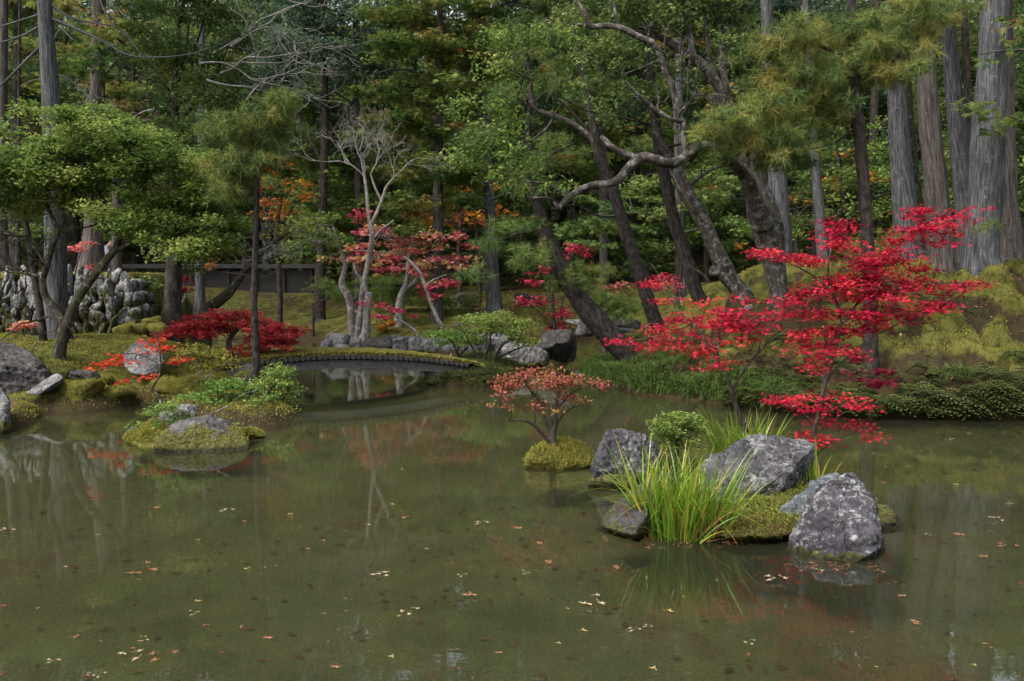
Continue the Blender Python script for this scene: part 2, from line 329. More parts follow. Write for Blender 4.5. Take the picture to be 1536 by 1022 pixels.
def axis(parts):
    out = []
    for a, b, s in parts: out += list(np.arange(a, b, s))
    return np.array(out+[parts[-1][1]])
gx = axis([(-150, -30, 6), (-30, -9, .5), (-9, 10.5, .085), (10.5, 30, .5), (30, 150, 6)])
gy = axis([(-60, -9, 4), (-9, 7, .4), (7, 20, .085), (20, 40, .3), (40, 80, 1.2), (80, 240, 8)])
XX, YY = np.meshgrid(gx, gy); P2 = np.c_[XX.ravel(), YY.ravel()]
ZZ = ground_z(P2)
nx, ny = len(gx), len(gy)
idx = np.arange(nx*ny).reshape(ny, nx)
Fq = np.stack([idx[:-1, :-1], idx[:-1, 1:], idx[1:, 1:], idx[1:, :-1]], -1).reshape(-1, 4)
gr = G(); gr.add(np.c_[P2, ZZ], Fq)
def groundmat():
    m, nt, out, N, L = mat('moss_ground')
    g = N('NewGeometry'); tc = g.outputs['Position']
    a = N('Attribute', _attribute_name='moss')
    n1 = N('TexNoise', Scale=3.5, Detail=9, Roughness=.7); L(tc, n1.inputs['Vector'])
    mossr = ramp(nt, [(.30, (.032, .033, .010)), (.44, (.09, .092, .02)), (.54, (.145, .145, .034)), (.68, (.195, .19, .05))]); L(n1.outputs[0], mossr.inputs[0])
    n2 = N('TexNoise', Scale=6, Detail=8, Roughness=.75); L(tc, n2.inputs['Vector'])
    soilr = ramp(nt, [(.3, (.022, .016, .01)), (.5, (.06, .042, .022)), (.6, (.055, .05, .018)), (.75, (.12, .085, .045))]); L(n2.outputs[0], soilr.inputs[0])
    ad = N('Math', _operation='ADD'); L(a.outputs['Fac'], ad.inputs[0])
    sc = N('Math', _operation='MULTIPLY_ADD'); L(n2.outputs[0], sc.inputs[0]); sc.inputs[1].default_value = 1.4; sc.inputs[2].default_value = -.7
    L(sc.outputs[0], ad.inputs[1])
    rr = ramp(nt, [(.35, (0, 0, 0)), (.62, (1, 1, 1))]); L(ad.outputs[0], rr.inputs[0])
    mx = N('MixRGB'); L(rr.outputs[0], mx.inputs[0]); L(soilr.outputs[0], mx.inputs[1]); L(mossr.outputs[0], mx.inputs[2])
    # mud below the water
    sx = N('SeparateXYZ'); L(tc, sx.inputs[0])
    mr = ramp(nt, [(.47, (0, 0, 0)), (.5, (1, 1, 1))]); md = N('Math', _operation='MULTIPLY_ADD'); md.inputs[1].default_value = 1; md.inputs[2].default_value = .505
    L(sx.outputs[2], md.inputs[0]); L(md.outputs[0], mr.inputs[0])
    n4 = N('TexNoise', Scale=1.1, Detail=8, Roughness=.6); L(tc, n4.inputs['Vector'])
    mud = ramp(nt, [(.30, (.09, .10, .046)), (.45, (.155, .165, .08)), (.58, (.19, .19, .095)), (.66, (.17, .135, .07)), (.76, (.19, .09, .055))]); L(n4.outputs[0], mud.inputs[0])
    m2 = N('MixRGB'); L(mr.outputs[0], m2.inputs[0]); L(mud.outputs[0], m2.inputs[1]); L(mx.outputs[0], m2.inputs[2])
    n3 = N('TexNoise', Scale=55, Detail=5, Roughness=.8); L(tc, n3.inputs['Vector'])
    r3 = ramp(nt, [(.34, (.35,)*3), (.62, (1.12,)*3)]); L(n3.outputs[0], r3.inputs[0])
    mu = N('MixRGB', _blend_type='MULTIPLY'); mu.inputs[0].default_value = .75; L(m2.outputs[0], mu.inputs[1]); L(r3.outputs[0], mu.inputs[2])
    p = N('BsdfPrincipled', Roughness=.95); p.inputs['Specular IOR Level'].default_value = .1
    L(mu.outputs[0], p.inputs['Base Color'])
    b = N('Bump', Strength=1.0, Distance=.03); L(n3.outputs[0], b.inputs['Height']); L(b.outputs[0], p.inputs['Normal'])
    L(p.outputs[0], out.inputs[0]); return m
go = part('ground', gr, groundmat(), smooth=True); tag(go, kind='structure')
dd = pond_dist(P2)
mv = .62+.35*fbm(P2, .8, 3, 60)
rt = sstep(2.0, 3.2, P2[:, 0])*(1-sstep(18, 22, P2[:, 1]))
mound = sstep(.40, 1.15, ZZ+.35*fbm(P2, .9, 3, 77))
mv = mv*(1-rt)+rt*((.10+1.1*cushions(P2))*mound+.12)
lf = (1-sstep(-1.5, 0, P2[:, 0]))*(1-sstep(17, 22, P2[:, 1]))
mv = mv+lf*.25*sstep(.15, .6, dd)
mv = mv-.42*(1-rt)*(1-sstep(.05, .45, dd+.25*fbm(P2, 1.5, 3, 8)))
mv = mv*(1-.12*sstep(18, 24, P2[:, 1]))*(1-.3*sstep(30, 40, P2[:, 1]))-.35*sstep(46, 50, P2[:, 1])  # moss value lowered on the far lawn to paint in its shade
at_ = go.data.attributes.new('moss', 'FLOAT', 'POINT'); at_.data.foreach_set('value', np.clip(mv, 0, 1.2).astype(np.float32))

def watermat():
    m, nt, out, N, L = mat('pond_water')
    g = N('NewGeometry'); tc = g.outputs['Position']
    mp = N('Mapping'); mp.inputs['Scale'].default_value = (1.0, 2.6, 1); L(tc, mp.inputs[0])
    n1 = N('TexNoise', Scale=2.2, Detail=3, Roughness=.5); L(mp.outputs[0], n1.inputs['Vector'])
    b = N('Bump', Strength=.008, Distance=.05); L(n1.outputs[0], b.inputs['Height'])
    mp2 = N('Mapping'); mp2.inputs['Scale'].default_value = (2, 9, 1); L(tc, mp2.inputs[0])
    n2 = N('TexNoise', Scale=2.5, Detail=2, Roughness=.5); L(mp2.outputs[0], n2.inputs['Vector'])
    b2 = N('Bump', Strength=.007, Distance=.03); L(n2.outputs[0], b2.inputs['Height']); L(b.outputs[0], b2.inputs['Normal'])
    fr = N('Fresnel', IOR=1.6); L(b2.outputs[0], fr.inputs['Normal'])
    gl = N('BsdfGlossy', Roughness=0.0); gl.inputs['Color'].default_value = (.95, .97, .95, 1); L(b2.outputs[0], gl.inputs['Normal'])
    tr = N('BsdfTransparent'); tr.inputs['Color'].default_value = (.93, .93, .78, 1)
    n3 = N('TexNoise', Scale=.5, Detail=4, Roughness=.6); L(tc, n3.inputs['Vector'])
    mr = ramp(nt, [(.35, (.072, .078, .042)), (.65, (.09, .092, .05))]); L(n3.outputs[0], mr.inputs[0])
    df = N('BsdfDiffuse'); L(mr.outputs[0], df.inputs['Color'])
    m1 = N('MixShader'); m1.inputs[0].default_value = .17; L(tr.outputs[0], m1.inputs[1]); L(df.outputs[0], m1.inputs[2])
    m2 = N('MixShader'); L(fr.outputs[0], m2.inputs[0]); L(m1.outputs[0], m2.inputs[1]); L(gl.outputs[0], m2.inputs[2])
    L(m2.outputs[0], out.inputs[0]); return m
wg = G(); wg.add([[-24, -9, 0], [22, -9, 0], [22, 29, 0], [-24, 29, 0]], [[0, 1, 2, 3]])
tag(part('water', wg, watermat()), kind='structure')

# ---------------------------------------------------------------- tubes (trunks, limbs, twigs)
def smooth_path(P, Rr, step):
    P = np.asarray(P, float); Rr = np.asarray(Rr, float); n = len(P)
    if n < 3:
        k = max(2, int(np.linalg.norm(P[-1]-P[0])/step)+1); t = np.linspace(0, 1, k)[:, None]
        return P[0]*(1-t)+P[-1]*t, Rr[0]*(1-t[:, 0])+Rr[-1]*t[:, 0]
    Q = np.vstack([2*P[0]-P[1], P, 2*P[-1]-P[-2]]); op, orr = [], []
    for i in range(1, n):
        a, b, c, d = Q[i-1], Q[i], Q[i+1], Q[i+2]
        k = max(1, int(np.ceil(np.linalg.norm(c-b)/step))); t = (np.arange(k)/k)[:, None]
        op.append(.5*((2*b)+(c-a)*t+(2*a-5*b+4*c-d)*t**2+(3*b-a-3*c+d)*t**3))
        orr.append(Rr[i-1]*(1-t[:, 0])+Rr[i]*t[:, 0])
    return np.vstack(op+[P[-1:]]), np.r_[np.concatenate(orr), Rr[-1]]
def tube(g, P, Rr, sides=8, rough=.08, step=None, mi=0, flute=0., wob=0.):
    Rr = np.asarray(Rr, float)
    if step is None: step = max(.03, float(np.max(Rr))*1.1)
    C, r = smooth_path(P, Rr, step); n = len(C)
    if wob: C = C+wob*np.c_[noise(C, 3, 91), noise(C, 3, 92), noise(C, 3, 93)]*np.linspace(0, 1, n)[:, None]
    T = unit(np.gradient(C, axis=0))
    up = np.array([0, 0, 1.]) if abs(T[0][2]) < .9 else np.array([1., 0, 0])
    A = np.zeros_like(C); a = unit(np.cross(T[0], np.cross(up, T[0])))
    for i in range(n):
        a = a-T[i]*(a@T[i]); a = a/max(np.linalg.norm(a), 1e-9); A[i] = a
    B = np.cross(T, A)
    th = np.linspace(0, 2*np.pi, sides, endpoint=False)
    ln = np.r_[0, np.cumsum(np.linalg.norm(np.diff(C, axis=0), axis=1))]
    dr = np.cos(th)[None, :, None]*A[:, None]+np.sin(th)[None, :, None]*B[:, None]
    rm = float(np.mean(r)); off = rng.uniform(0, 50)
    buv = np.stack([np.broadcast_to(np.cos(th)*rm, (n, sides))+off, np.broadcast_to(np.sin(th)*rm, (n, sides)), np.broadcast_to(ln[:, None], (n, sides))], -1).reshape(-1, 3)
    q = 1+rough*fbm(buv, .55/max(rm, .01), 3, 7)
    if flute: q = q+flute*noise(buv*np.array([1, 1, .12*rm/.3]), 3.2/rm, 17)
    V = (C[:, None]+dr*(r[:, None, None]*q.reshape(n, sides, 1))).reshape(-1, 3)
    i = np.arange(n-1)[:, None]*sides; j = np.arange(sides)[None, :]; k = (j+1) % sides
    g.add(V, np.stack([i+j, i+k, i+sides+k, i+sides+j], -1).reshape(-1, 4), mi=mi, buv=buv)
    e = (n-1)*sides
    g.add(np.vstack([V[e:], C[-1]+T[-1]*r[-1]*.4]), [[s, (s+1) % sides, sides] for s in range(sides)], mi=mi, buv=np.vstack([buv[e:], buv[-1]]))
    return C, r

# ---------------------------------------------------------------- leaves
def rdir(n, up=0.):
    v = rng.normal(size=(n, 3)); v[:, 2] += up; return unit(v)
def frames(n, flat):                        # leaf axis a, side b, normal c ; flat -> horizontal leaves
    c = rng.normal(size=(n, 3)); c[:, 2] = np.abs(c[:, 2])+flat; c = unit(c)
    a = unit(np.cross(c, rdir(n))); return a, np.cross(c, a), c
def leaves(g, P, size, kind='leaf', tint=None, flat=1.2, droop=.15):
    P = np.asarray(P); n = len(P)
    if n == 0: return
    tint = rng.random(n) if tint is None else np.clip(tint, 0, 1)
    sz = size*rng.uniform(.65, 1.25, n)[:, None]
    a, b, c = frames(n, flat)
    a = unit(a-np.array([0, 0, 1])*droop)
    if kind == 'leaf':
        V = np.stack([P-a*sz*.5, P+b*sz*.27+c*sz*.06, P+a*sz*.5, P-b*sz*.27+c*sz*.06], 1).reshape(-1, 3)
        g.add(V, np.arange(4*n).reshape(n, 4), tint)
    elif kind == 'maple':
        Vs, ts = [], []
        for an, l in ((-2.0, .55), (-1.0, .85), (0, 1.0), (1.0, .85), (2.0, .55)):
            d = a*math.cos(an)+b*math.sin(an); e = -a*math.sin(an)+b*math.cos(an)
            tipd = -c*sz*.12*l
            Vs.append(np.stack([P, P+d*sz*.28*l+e*sz*.13, P+d*sz*.62*l+tipd, P+d*sz*.28*l-e*sz*.13], 1)); ts.append(tint)
        V = np.stack(Vs, 1).reshape(-1, 3); g.add(V, np.arange(20*n).reshape(-1, 4), np.repeat(tint, 5))
    elif kind == 'needle':
        k = 32; ax = unit(rdir(n)*.8+np.array([0, 0, .55]))
        D = unit(ax[:, None]*.55+rng.normal(size=(n, k, 3))*.62); L = sz[:, None]*rng.uniform(.7, 1.1, (n, k, 1))
        sd = unit(np.cross(D, rng.normal(size=(n, k, 3))))*(.011*size+.0011)
        Q = P[:, None]; tip = Q+D*L+np.array([0, 0, -1])*L*.18
        V = np.stack([Q-sd, Q+sd, tip], 2).reshape(-1, 3)
        g.add(V, np.arange(3*n*k).reshape(-1, 3), np.repeat(tint, k)*.8+rng.random(n*k)*.2)
    elif kind == 'spray':
        k = 5; ax = rng.normal(size=(n, 3)); ax[:, 2] = ax[:, 2]*.3-.35; ax = unit(ax)
        s = unit(np.cross(ax, np.array([0, 0, 1.])+rng.normal(size=(n, 3))*.35)); nn = np.cross(s, ax)
        Vs = []
        for j in range(k):
            f = (j-(k-1)/2)/((k-1)/2); d = unit(ax*math.cos(f*.95)+s*math.sin(f*.95)-np.array([0, 0, .25])*abs(f)); e = np.cross(nn, d)
            l = sz*(1-.35*abs(f))*rng.uniform(.6, 1.15, (n, 1))
            st = P+ax*sz*.12*(1-abs(f))
            Vs.append(np.stack([st, st+d*l*.5+e*sz*.08, st+d*l, st+d*l*.5-e*sz*.08], 1))
        V = np.stack(Vs, 1).reshape(-1, 3); g.add(V, np.arange(4*k*n).reshape(-1, 4), np.repeat(tint, k)+rng.uniform(-.06, .06, n*k))
def ball(n, shell=.45):
    d = rng.normal(size=(n, 3)); d = unit(d); return d*(rng.random((n, 1))**shell)
DEN, DEN2 = 1.7, 1.25
def crown(g, clumps, kind, size, dens, sub=.3, flat=1.2, squash=.6, spread=1., tb=0., tv=.35, tw=None, topl=True):
    """clumps: (centre xyz, radii xyz). Sub-clumps through each clump, leaves through each sub-clump. Returns sub-clump centres."""
    cents = []
    for c, r in clumps:
        c = np.asarray(c); r = np.asarray(r); vol = (r[0]*r[1]*r[2])**(1/3)
        ns = max(2, int(DEN*dens[0]*r[0]*r[2]/((sub*.8)**2)))
        sc = c+ball(ns, .5)*r
        for q in sc:
            sr = sub*rng.uniform(.5, 1.25)*np.array([1.2, 1.2, squash])
            n = max(3, int(DEN2*dens[1]*(sr[0]/sub)**2*rng.uniform(.6, 1.3)))
            o = ball(n, .6)
            rel = (q[2]-c[2])/max(r[2], 1e-3)
            t = tb+.45+rng.normal()*tv*.45+rng.normal(size=n)*.16+.12*o[:, 2]
            leaves(g, q+o*sr*spread, size, kind, t, flat)
            cents.append(q)
    return np.array(cents)
def twigs(g, skel, targets, r0=.012, sag=.12, frac=1., sides=4, mi=0, up=.0, extra=0):
    SP = np.array([s[0] for s in skel]); SR = np.array([s[1] for s in skel])
    for q in targets:
        if rng.random() > frac: continue
        d = np.linalg.norm(SP-q, axis=1)+.6*np.maximum(SP[:, 2]-q[2]+up, 0)
        k = int(np.argmin(d)); s = SP[k]; ln = np.linalg.norm(q-s)
        if ln < .05: continue
        m1 = s+(q-s)*.35+rng.normal(size=3)*ln*.08+np.array([0, 0, ln*sag]); m2 = s+(q-s)*.72+rng.normal(size=3)*ln*.07+np.array([0, 0, ln*sag*.7])
        r = min(SR[k]*.6, r0*(1+ln*.35))
        tube(g, [s, m1, m2, q], [r, r*.75, r*.5, r*.25], sides, 0, step=max(.07, ln/7), mi=mi)
def limb(g, pts, Y, sides=10, rough=.1, root=None, flute=0., mi=0, step=None, skel=None, wob=0.):
    """pts: (px, py, width_px[, Y]) ; returns list of skeleton points"""
    P, Rr = [], []
    for p in pts:
        y = p[3] if len(p) > 3 else Y
        P.append(at(p[0], p[1], y)); Rr.append(p[2]*.5*M(y))
    C, r = tube(g, P, Rr, sides, rough, step, mi, flute, wob)
    if skel is not None: skel += list(zip(C, r))
    return C, r
def px_clumps(lst, Y, rz=None):
    out = []
    for c in lst:
        y = Y+(c[4] if len(c) > 4 else 0); m = M(y)
        d = (c[5] if len(c) > 5 else (rz if rz else max(.25, .8*min(c[2], c[3]*2)*m)))
        out.append((at(c[0], c[1], y), (c[2]*m, d, c[3]*m)))
    return out
def bare(g, p, d, r, ln, depth, sides=5, up=.25, spread=.55, skel=None):
    """a bare branching crown"""
    n = 4; pts = [p]; q = p.copy(); dd = d.copy()
    for k in range(n):
        dd = unit(dd+rng.normal(size=3)*.22+np.array([0, 0, up*.12])); q = q+dd*ln/n; pts.append(q.copy())
    tube(g, pts, np.linspace(r, r*.6, n+1), sides, .05, step=ln/6)
    if depth <= 0 or r < .0025: return
    for k in range(rng.integers(2, 4)):
        s = pts[rng.integers(2, n+1)] if k else pts[-1]
        nd = unit(dd+rng.normal(size=3)*spread+np.array([0, 0, up*.3]))
        bare(g, np.array(s), nd, r*.62, ln*rng.uniform(.6, .85), depth-1, 4, up, spread)

# ---------------------------------------------------------------- rocks
def hull_mesh(pts):
    bm = bmesh.new()
    for p in pts: bm.verts.new([float(x) for x in p])
    r = bmesh.ops.convex_hull(bm, input=bm.verts)
    bmesh.ops.delete(bm, geom=[v for v in bm.verts if not v.link_faces], context='VERTS')
    bmesh.ops.triangulate(bm, faces=bm.faces); bm.verts.index_update()
    V = np.array([v.co[:] for v in bm.verts]); Fc = np.array([[v.index for v in f.verts] for f in bm.faces]); bm.free()
    return V, Fc
def vnormals(V, Fc):
    fn = np.cross(V[Fc[:, 1]]-V[Fc[:, 0]], V[Fc[:, 2]]-V[Fc[:, 0]]); n = np.zeros_like(V)
    for k in range(3): np.add.at(n, Fc[:, k], fn)
    return unit(n)
_ICO = {}
def ico(k):
    if k not in _ICO:
        bm = bmesh.new(); bmesh.ops.create_icosphere(bm, subdivisions=k, radius=1); bm.verts.index_update()
        _ICO[k] = (np.array([v.co[:] for v in bm.verts]), np.array([[v.index for v in f.verts] for f in bm.faces])); bm.free()
    return _ICO[k]
def rock_geo(g, pts, res=.03, amp=.05, f=3., sm=2, seed=0, mi=0, strata=None):
    """the rounded convex body of the given points, chipped by extra cuts, then roughened"""
    q = np.random.default_rng(seed+1000); HV, HF = hull_mesh(pts); c = (HV.max(0)+HV.min(0))*.25+HV.mean(0)*.5; e = np.maximum((HV.max(0)-HV.min(0))/2, .01)
    n = np.cross(HV[HF[:, 1]]-HV[HF[:, 0]], HV[HF[:, 2]]-HV[HF[:, 0]]); ar = np.linalg.norm(n, axis=1); ok = ar > 1e-8
    n = n[ok]/ar[ok][:, None]; d = ((HV[HF[ok][:, 0]]-c)*n).sum(1); fl = d < 0; n[fl] *= -1; d = np.abs(d)
    if sm <= 2:                             # chips knocked off the corners
        m = unit(q.normal(size=(8, 3))); m[:, 2] = np.abs(m[:, 2])*.7; m = unit(m)
        sup = ((HV-c)@m.T).max(0)*q.uniform(.72, .93, 8); n = np.vstack([n, m]); d = np.r_[d, sup]
    pl = np.unique(np.round(np.c_[n, d], 3), axis=0); n, d = unit(pl[:, :3]), np.maximum(pl[:, 3], .004)
    k = int(np.clip(np.ceil(np.log2(max(e)/res*1.1))+1, 3, 7)); D, Fc = ico(k); D = unit(D*(e+.25*e.max()))
    p = {1: 90, 2: 40, 3: 14, 4: 10, 5: 8}[sm]
    Q = np.maximum(D@n.T, 0)/d; r = 1/(Q**p).sum(1)**(1/p); V = c+D*r[:, None]; lo, hi = V.min(0), V.max(0); V = HV.min(0)+(V-lo)/np.maximum(hi-lo, 1e-6)*(HV.max(0)-HV.min(0))
    N_ = vnormals(V, Fc)
    h = .40*fbm(V, f, 3, seed, .5)-.5*np.abs(fbm(V, f*2.3, 3, seed+9, .5))+.22*fbm(V, f*7, 3, seed+20, .55)
    if strata is not None:
        u = V@np.asarray(strata)+.05*fbm(V, 3, 3, seed+5); h = h+.38*noise(np.c_[u*22, u*0, u*0+seed], 1, seed+3)
    g.add(V+N_*(amp*(h+.15))[:, None], Fc, mi=mi)
def blob_pts(c, r, n=16, seed=1, base=-.2):
    q = np.random.default_rng(seed); d = unit(q.normal(size=(n, 3)))*q.uniform(.8, 1.08, (n, 1)); d = np.sign(d)*np.abs(d)**.6; d[:, 2] = np.maximum(d[:, 2], base)
    return np.asarray(c)+d*np.asarray(r)
# ================================================================ ROCKS
RK_FRONT = rockmat('rock_front', (.010, .009, .012), (.075, .069, .079), spot=(.36, .36, .36), spots=.485, moss=(.085, .085, .018), mossz=.05, mosscover=.05)
RK_BIG = rockmat('rock_big', (.014, .0135, .017), (.115, .11, .118), spot=(.30, .295, .29), spots=.54, moss=(.09, .095, .018), mossz=.09, mosscover=.12)
RK_DARK = rockmat('rock_dark', (.018, .016, .016), (.095, .088, .084), spot=(.2, .2, .19), spots=.6, moss=(.08, .08, .018), mossz=.12, mosscover=.25)
RK_GREY = rockmat('rock_grey', (.035, .033, .034), (.22, .215, .215), spot=(.36, .36, .35), spots=.55, moss=(.10, .10, .02), mossz=.12, mosscover=.3)
RK_SLAB = rockmat('rock_slab', (.022, .026, .03), (.13, .15, .162), spot=(.27, .28, .28), spots=.56)
RK_MOSSY = rockmat('rock_mossy', (.03, .027, .026), (.14, .13, .125), spot=(.33, .33, .31), spots=.56, moss=(.11, .108, .024), mossz=.16, mosscover=.42)
RK_WALL = rockmat('rock_wall', (.04, .038, .036), (.30, .295, .29), spot=(.36, .355, .35), spots=.545, moss=(.06, .062, .016), mossz=1.3, mosscover=.30, grain=.9)
MOSS_Y = mossmat('moss_bright', (.04, .042, .011), (.22, .205, .045), bcover=.60, scale=1.6)
MOSS_D = mossmat('moss_dark', (.02, .021, .007), (.115, .11, .026), bcover=.58, scale=1.6)
def rock(name, label, pts, m, res=.03, amp=.03, f=4., sm=2, seed=0, group=None, cat='rock', strata=None):
    g = G(); rock_geo(g, pts, res, amp, f, sm, seed, 0, strata)
    b = np.mean(pts, 0); b[2] = min(p[2] for p in pts)
    o = part(name, g, m, None, True, origin=b); return tag(o, label, cat, group)
def prock(px, py, hw, hh, Y, seed, depth=1.0, base=-.25, n=18):
    m = M(Y); return blob_pts(at(px, py, Y), (hw*m, hw*m*depth, hh*m), n, seed, -9)

# --- foreground islet
rock('boulder', 'large grey boulder with sloping lichened face behind the tall iris clump',
     [on(1068, 768, -.05), on(1104, 775, -.05), on(1140, 772, -.05), at(1140, 764, 6.2), at(1108, 766, 6.15), at(1182, 708, 6.42), at(1212, 672, 6.68), at(1214, 664, 6.8), at(1180, 661, 6.8), at(1134, 653, 6.72),
      at(1100, 664, 6.62), at(1066, 680, 6.55), at(1052, 700, 6.5), at(1050, 740, 6.35), at(1216, 700, 6.95), at(1208, 735, 6.85), at(1200, 700, 7.3), at(1120, 690, 7.25), at(1075, 700, 7.1), at(1172, 748, 6.5), [1.5, 7.1, -.1]],
     RK_BIG, .018, .035, 5, 1, 3, strata=(.25, .2, .9))
rock('boulder', 'pointed purplish grey boulder with white lichen blotches at the front water edge',
     [on(1186, 838, -.04), on(1226, 858, -.05), on(1276, 855, -.05), on(1318, 838, -.05), at(1312, 800, 5.12), at(1303, 738, 5.45), at(1290, 714, 5.55), at(1262, 712, 5.6), at(1240, 735, 5.5), at(1208, 800, 5.2), at(1192, 826, 5.08),
      at(1312, 780, 5.7), at(1280, 735, 5.9), at(1235, 770, 5.75), at(1316, 800, 5.6), at(1232, 840, 5.0), at(1270, 820, 5.04), [1.95, 5.8, -.05]],
     RK_FRONT, .014, .03, 6, 1, 11, strata=(.75, .2, .6))
rock('rock', 'blue grey slab leaning behind the pointed lichened boulder',
     [at(1166, 768, 5.75), at(1172, 782, 5.7), at(1200, 744, 5.8), at(1228, 716, 5.95), at(1256, 710, 6.0), at(1284, 714, 6.0), at(1290, 760, 5.9), at(1210, 800, 5.65), at(1180, 800, 5.7), at(1240, 740, 5.7), at(1250, 730, 6.3), at(1200, 770, 6.2)],
     RK_SLAB, .016, .025, 6, 1, 17, strata=(.6, .3, .7))
rock('rock', 'small flat lichened stone at the foot of the pointed boulder',
     [on(1268, 853, -.03), on(1316, 842, -.03), at(1318, 818, 5.08), at(1306, 812, 5.15), at(1262, 818, 5.1), at(1258, 832, 5.03), at(1314, 826, 5.0), at(1272, 836, 4.98)], RK_FRONT, .015, .008, 8, 1, 21)
rock('rock', 'small pale wedge stone in front of the pointed boulder',
     [on(1208, 853, -.03), on(1240, 855, -.03), at(1238, 838, 4.97), at(1225, 826, 5.02), at(1214, 838, 5.0), at(1232, 834, 5.1)], RK_GREY, .014, .007, 9, 1, 22)
rock('rock', 'dark low rock with brown moss on its face left of the iris',
     [on(898, 796, -.15), on(925, 806, -.15), on(960, 810, -.15), on(906, 790, .05), on(930, 797, .09), on(950, 800, .11), at(900, 784, 5.75), at(925, 752, 5.8), at(945, 738, 5.9), at(964, 722, 5.95), at(984, 708, 6.0), at(1005, 708, 6.05), at(1005, 760, 6.0), at(985, 790, 5.8), at(960, 740, 6.4), at(1005, 735, 6.4), at(940, 790, 5.66)],
     RK_DARK, .02, .025, 6, 3, 31)
rock('rock', 'rugged dark rock with a pale patch behind the iris and beside the moss islet',
     [on(882, 732, -.05), on(925, 735, -.05), on(965, 730, -.05), at(890, 690, 7.1), at(902, 662, 7.15), at(914, 650, 7.2), at(940, 644, 7.25), at(965, 652, 7.3), at(985, 668, 7.3), at(990, 700, 7.1), at(905, 690, 7.8), at(970, 690, 7.9), at(895, 715, 6.95)],
     RK_BIG, .02, .05, 6, 1, 41)
rock('rock', 'low dark stone lying in the water before the rugged rock',
     [on(881, 736, -.03), on(960, 738, -.03), at(890, 722, 6.8), at(915, 710, 6.85), at(945, 715, 6.8), at(958, 728, 6.75), at(920, 722, 7.0)], RK_DARK, .02, .012, 7, 2, 43)
rock('rock', 'small rounded stone capped with moss right of the pointed boulder',
     [on(1302, 803, -.03), on(1340, 801, -.03), on(1368, 800, -.03), at(1304, 764, 5.85), at(1318, 756, 5.95), at(1335, 760, 5.95), at(1352, 774, 5.9), at(1364, 790, 5.8), at(1320, 770, 6.3), at(1310, 790, 5.6), at(1345, 790, 5.6)], RK_MOSSY, .016, .02, 7, 2, 51)
rock('rock', 'grey stone barely above water behind the mossy capped stone',
     [at(1285, 742, 6.3), at(1300, 738, 6.35), at(1316, 748, 6.3), at(1320, 762, 6.2), at(1290, 765, 6.2), at(1300, 750, 6.6), at(1310, 790, 6.1), at(1285, 790, 6.1)], RK_GREY, .02, .012, 7, 2, 52)
g = G()                                     # mossy soil between the rocks
rock_geo(g, [on(1075, 814, -.15), on(1120, 814, -.15), on(1180, 814, -.15), on(1085, 805, .05), on(1110, 803, .07), on(1140, 803, .07), on(1176, 804, .06), at(1080, 790, 5.72), at(1120, 782, 5.8), at(1150, 768, 5.95), at(1175, 762, 6.1), at(1195, 752, 6.3), at(1225, 722, 6.7), at(1260, 715, 6.9), at(1205, 790, 5.7), at(1190, 806, 5.5), at(1100, 785, 6.2), [1.0, 6.8, -.1], [2.5, 6.9, -.1], on(1280, 740, -.05), at(1030, 775, 6.0)], .02, .035, 7, 3, 61)
MV, MN = g.v[0], None
islet = tag(part('moss_mound', g, MOSS_D, None, True, origin=on(1110, 790)), 'mossy soil hummock filling the gaps between the foreground boulders', 'moss mound')
# --- small moss islet with the rust azalea
g = G()
rock_geo(g, [on(786, 706, -.05), on(836, 711, -.05), on(892, 703, -.05), at(788, 688, 7.5), at(800, 672, 7.6), at(822, 661, 7.75), at(850, 659, 7.8), at(874, 668, 7.75), at(890, 684, 7.65), at(894, 696, 7.55), at(830, 670, 8.3), at(870, 675, 8.3), at(795, 690, 8.2), on(830, 695, -.05)], .022, .03, 7, 4, 71)
tag(part('moss_islet', g, MOSS_Y, None, True, origin=on(840, 700)), 'round yellow moss islet carrying the rust leaved shrub', 'moss mound')

# --- left side rocks
rock('boulder', 'big dark angular boulder with a flat grey top at the left edge of the bank',
     [at(-60, 600, 11.0), at(-5, 594, 10.9), at(38, 586, 11.1), at(66, 566, 11.3), at(68, 550, 11.5), at(60, 540, 11.9), at(30, 518, 12.3), at(0, 514, 12.2), at(-80, 512, 12.2), at(-80, 590, 11.2), at(40, 556, 11.2), at(-40, 552, 10.95), at(20, 590, 12.5), at(60, 575, 12.3)], RK_DARK, .03, .05, 4, 1, 81, strata=(.2, .1, .97))
rock('rock', 'slanting grey stone wedge propped between big boulder and moss hummock',
     [at(42, 588, 10.9), at(58, 592, 10.8), at(86, 572, 11.0), at(96, 562, 11.2), at(80, 560, 11.3), at(62, 574, 11.1), at(70, 590, 11.3), at(90, 580, 11.4)], RK_GREY, .02, .012, 6, 2, 82)
rock('rock', 'upright weathered stone standing in the water at the left edge',
     [on(-30, 660, -.05), on(-2, 662, -.05), on(19, 655, -.05), at(18, 620, 9.5), at(17, 596, 9.55), at(10, 584, 9.6), at(0, 579, 9.7), at(-20, 582, 9.7), at(-32, 600, 9.6), at(10, 600, 9.9), at(0, 640, 10)], RK_GREY, .022, .025, 6, 2, 83, strata=(1, .3, .1))
rock('rock', 'rounded grey rock half hidden by orange red maple leaves on the left bank',
     [at(186, 540, 12.4), at(192, 524, 12.5), at(206, 512, 12.6), at(226, 511, 12.7), at(240, 522, 12.6), at(247, 543, 12.5), at(240, 556, 12.3), at(215, 563, 12.15), at(198, 558, 12.2), at(215, 530, 13.1), at(235, 545, 13), at(195, 545, 12.9)], RK_GREY, .025, .03, 5, 3, 84)
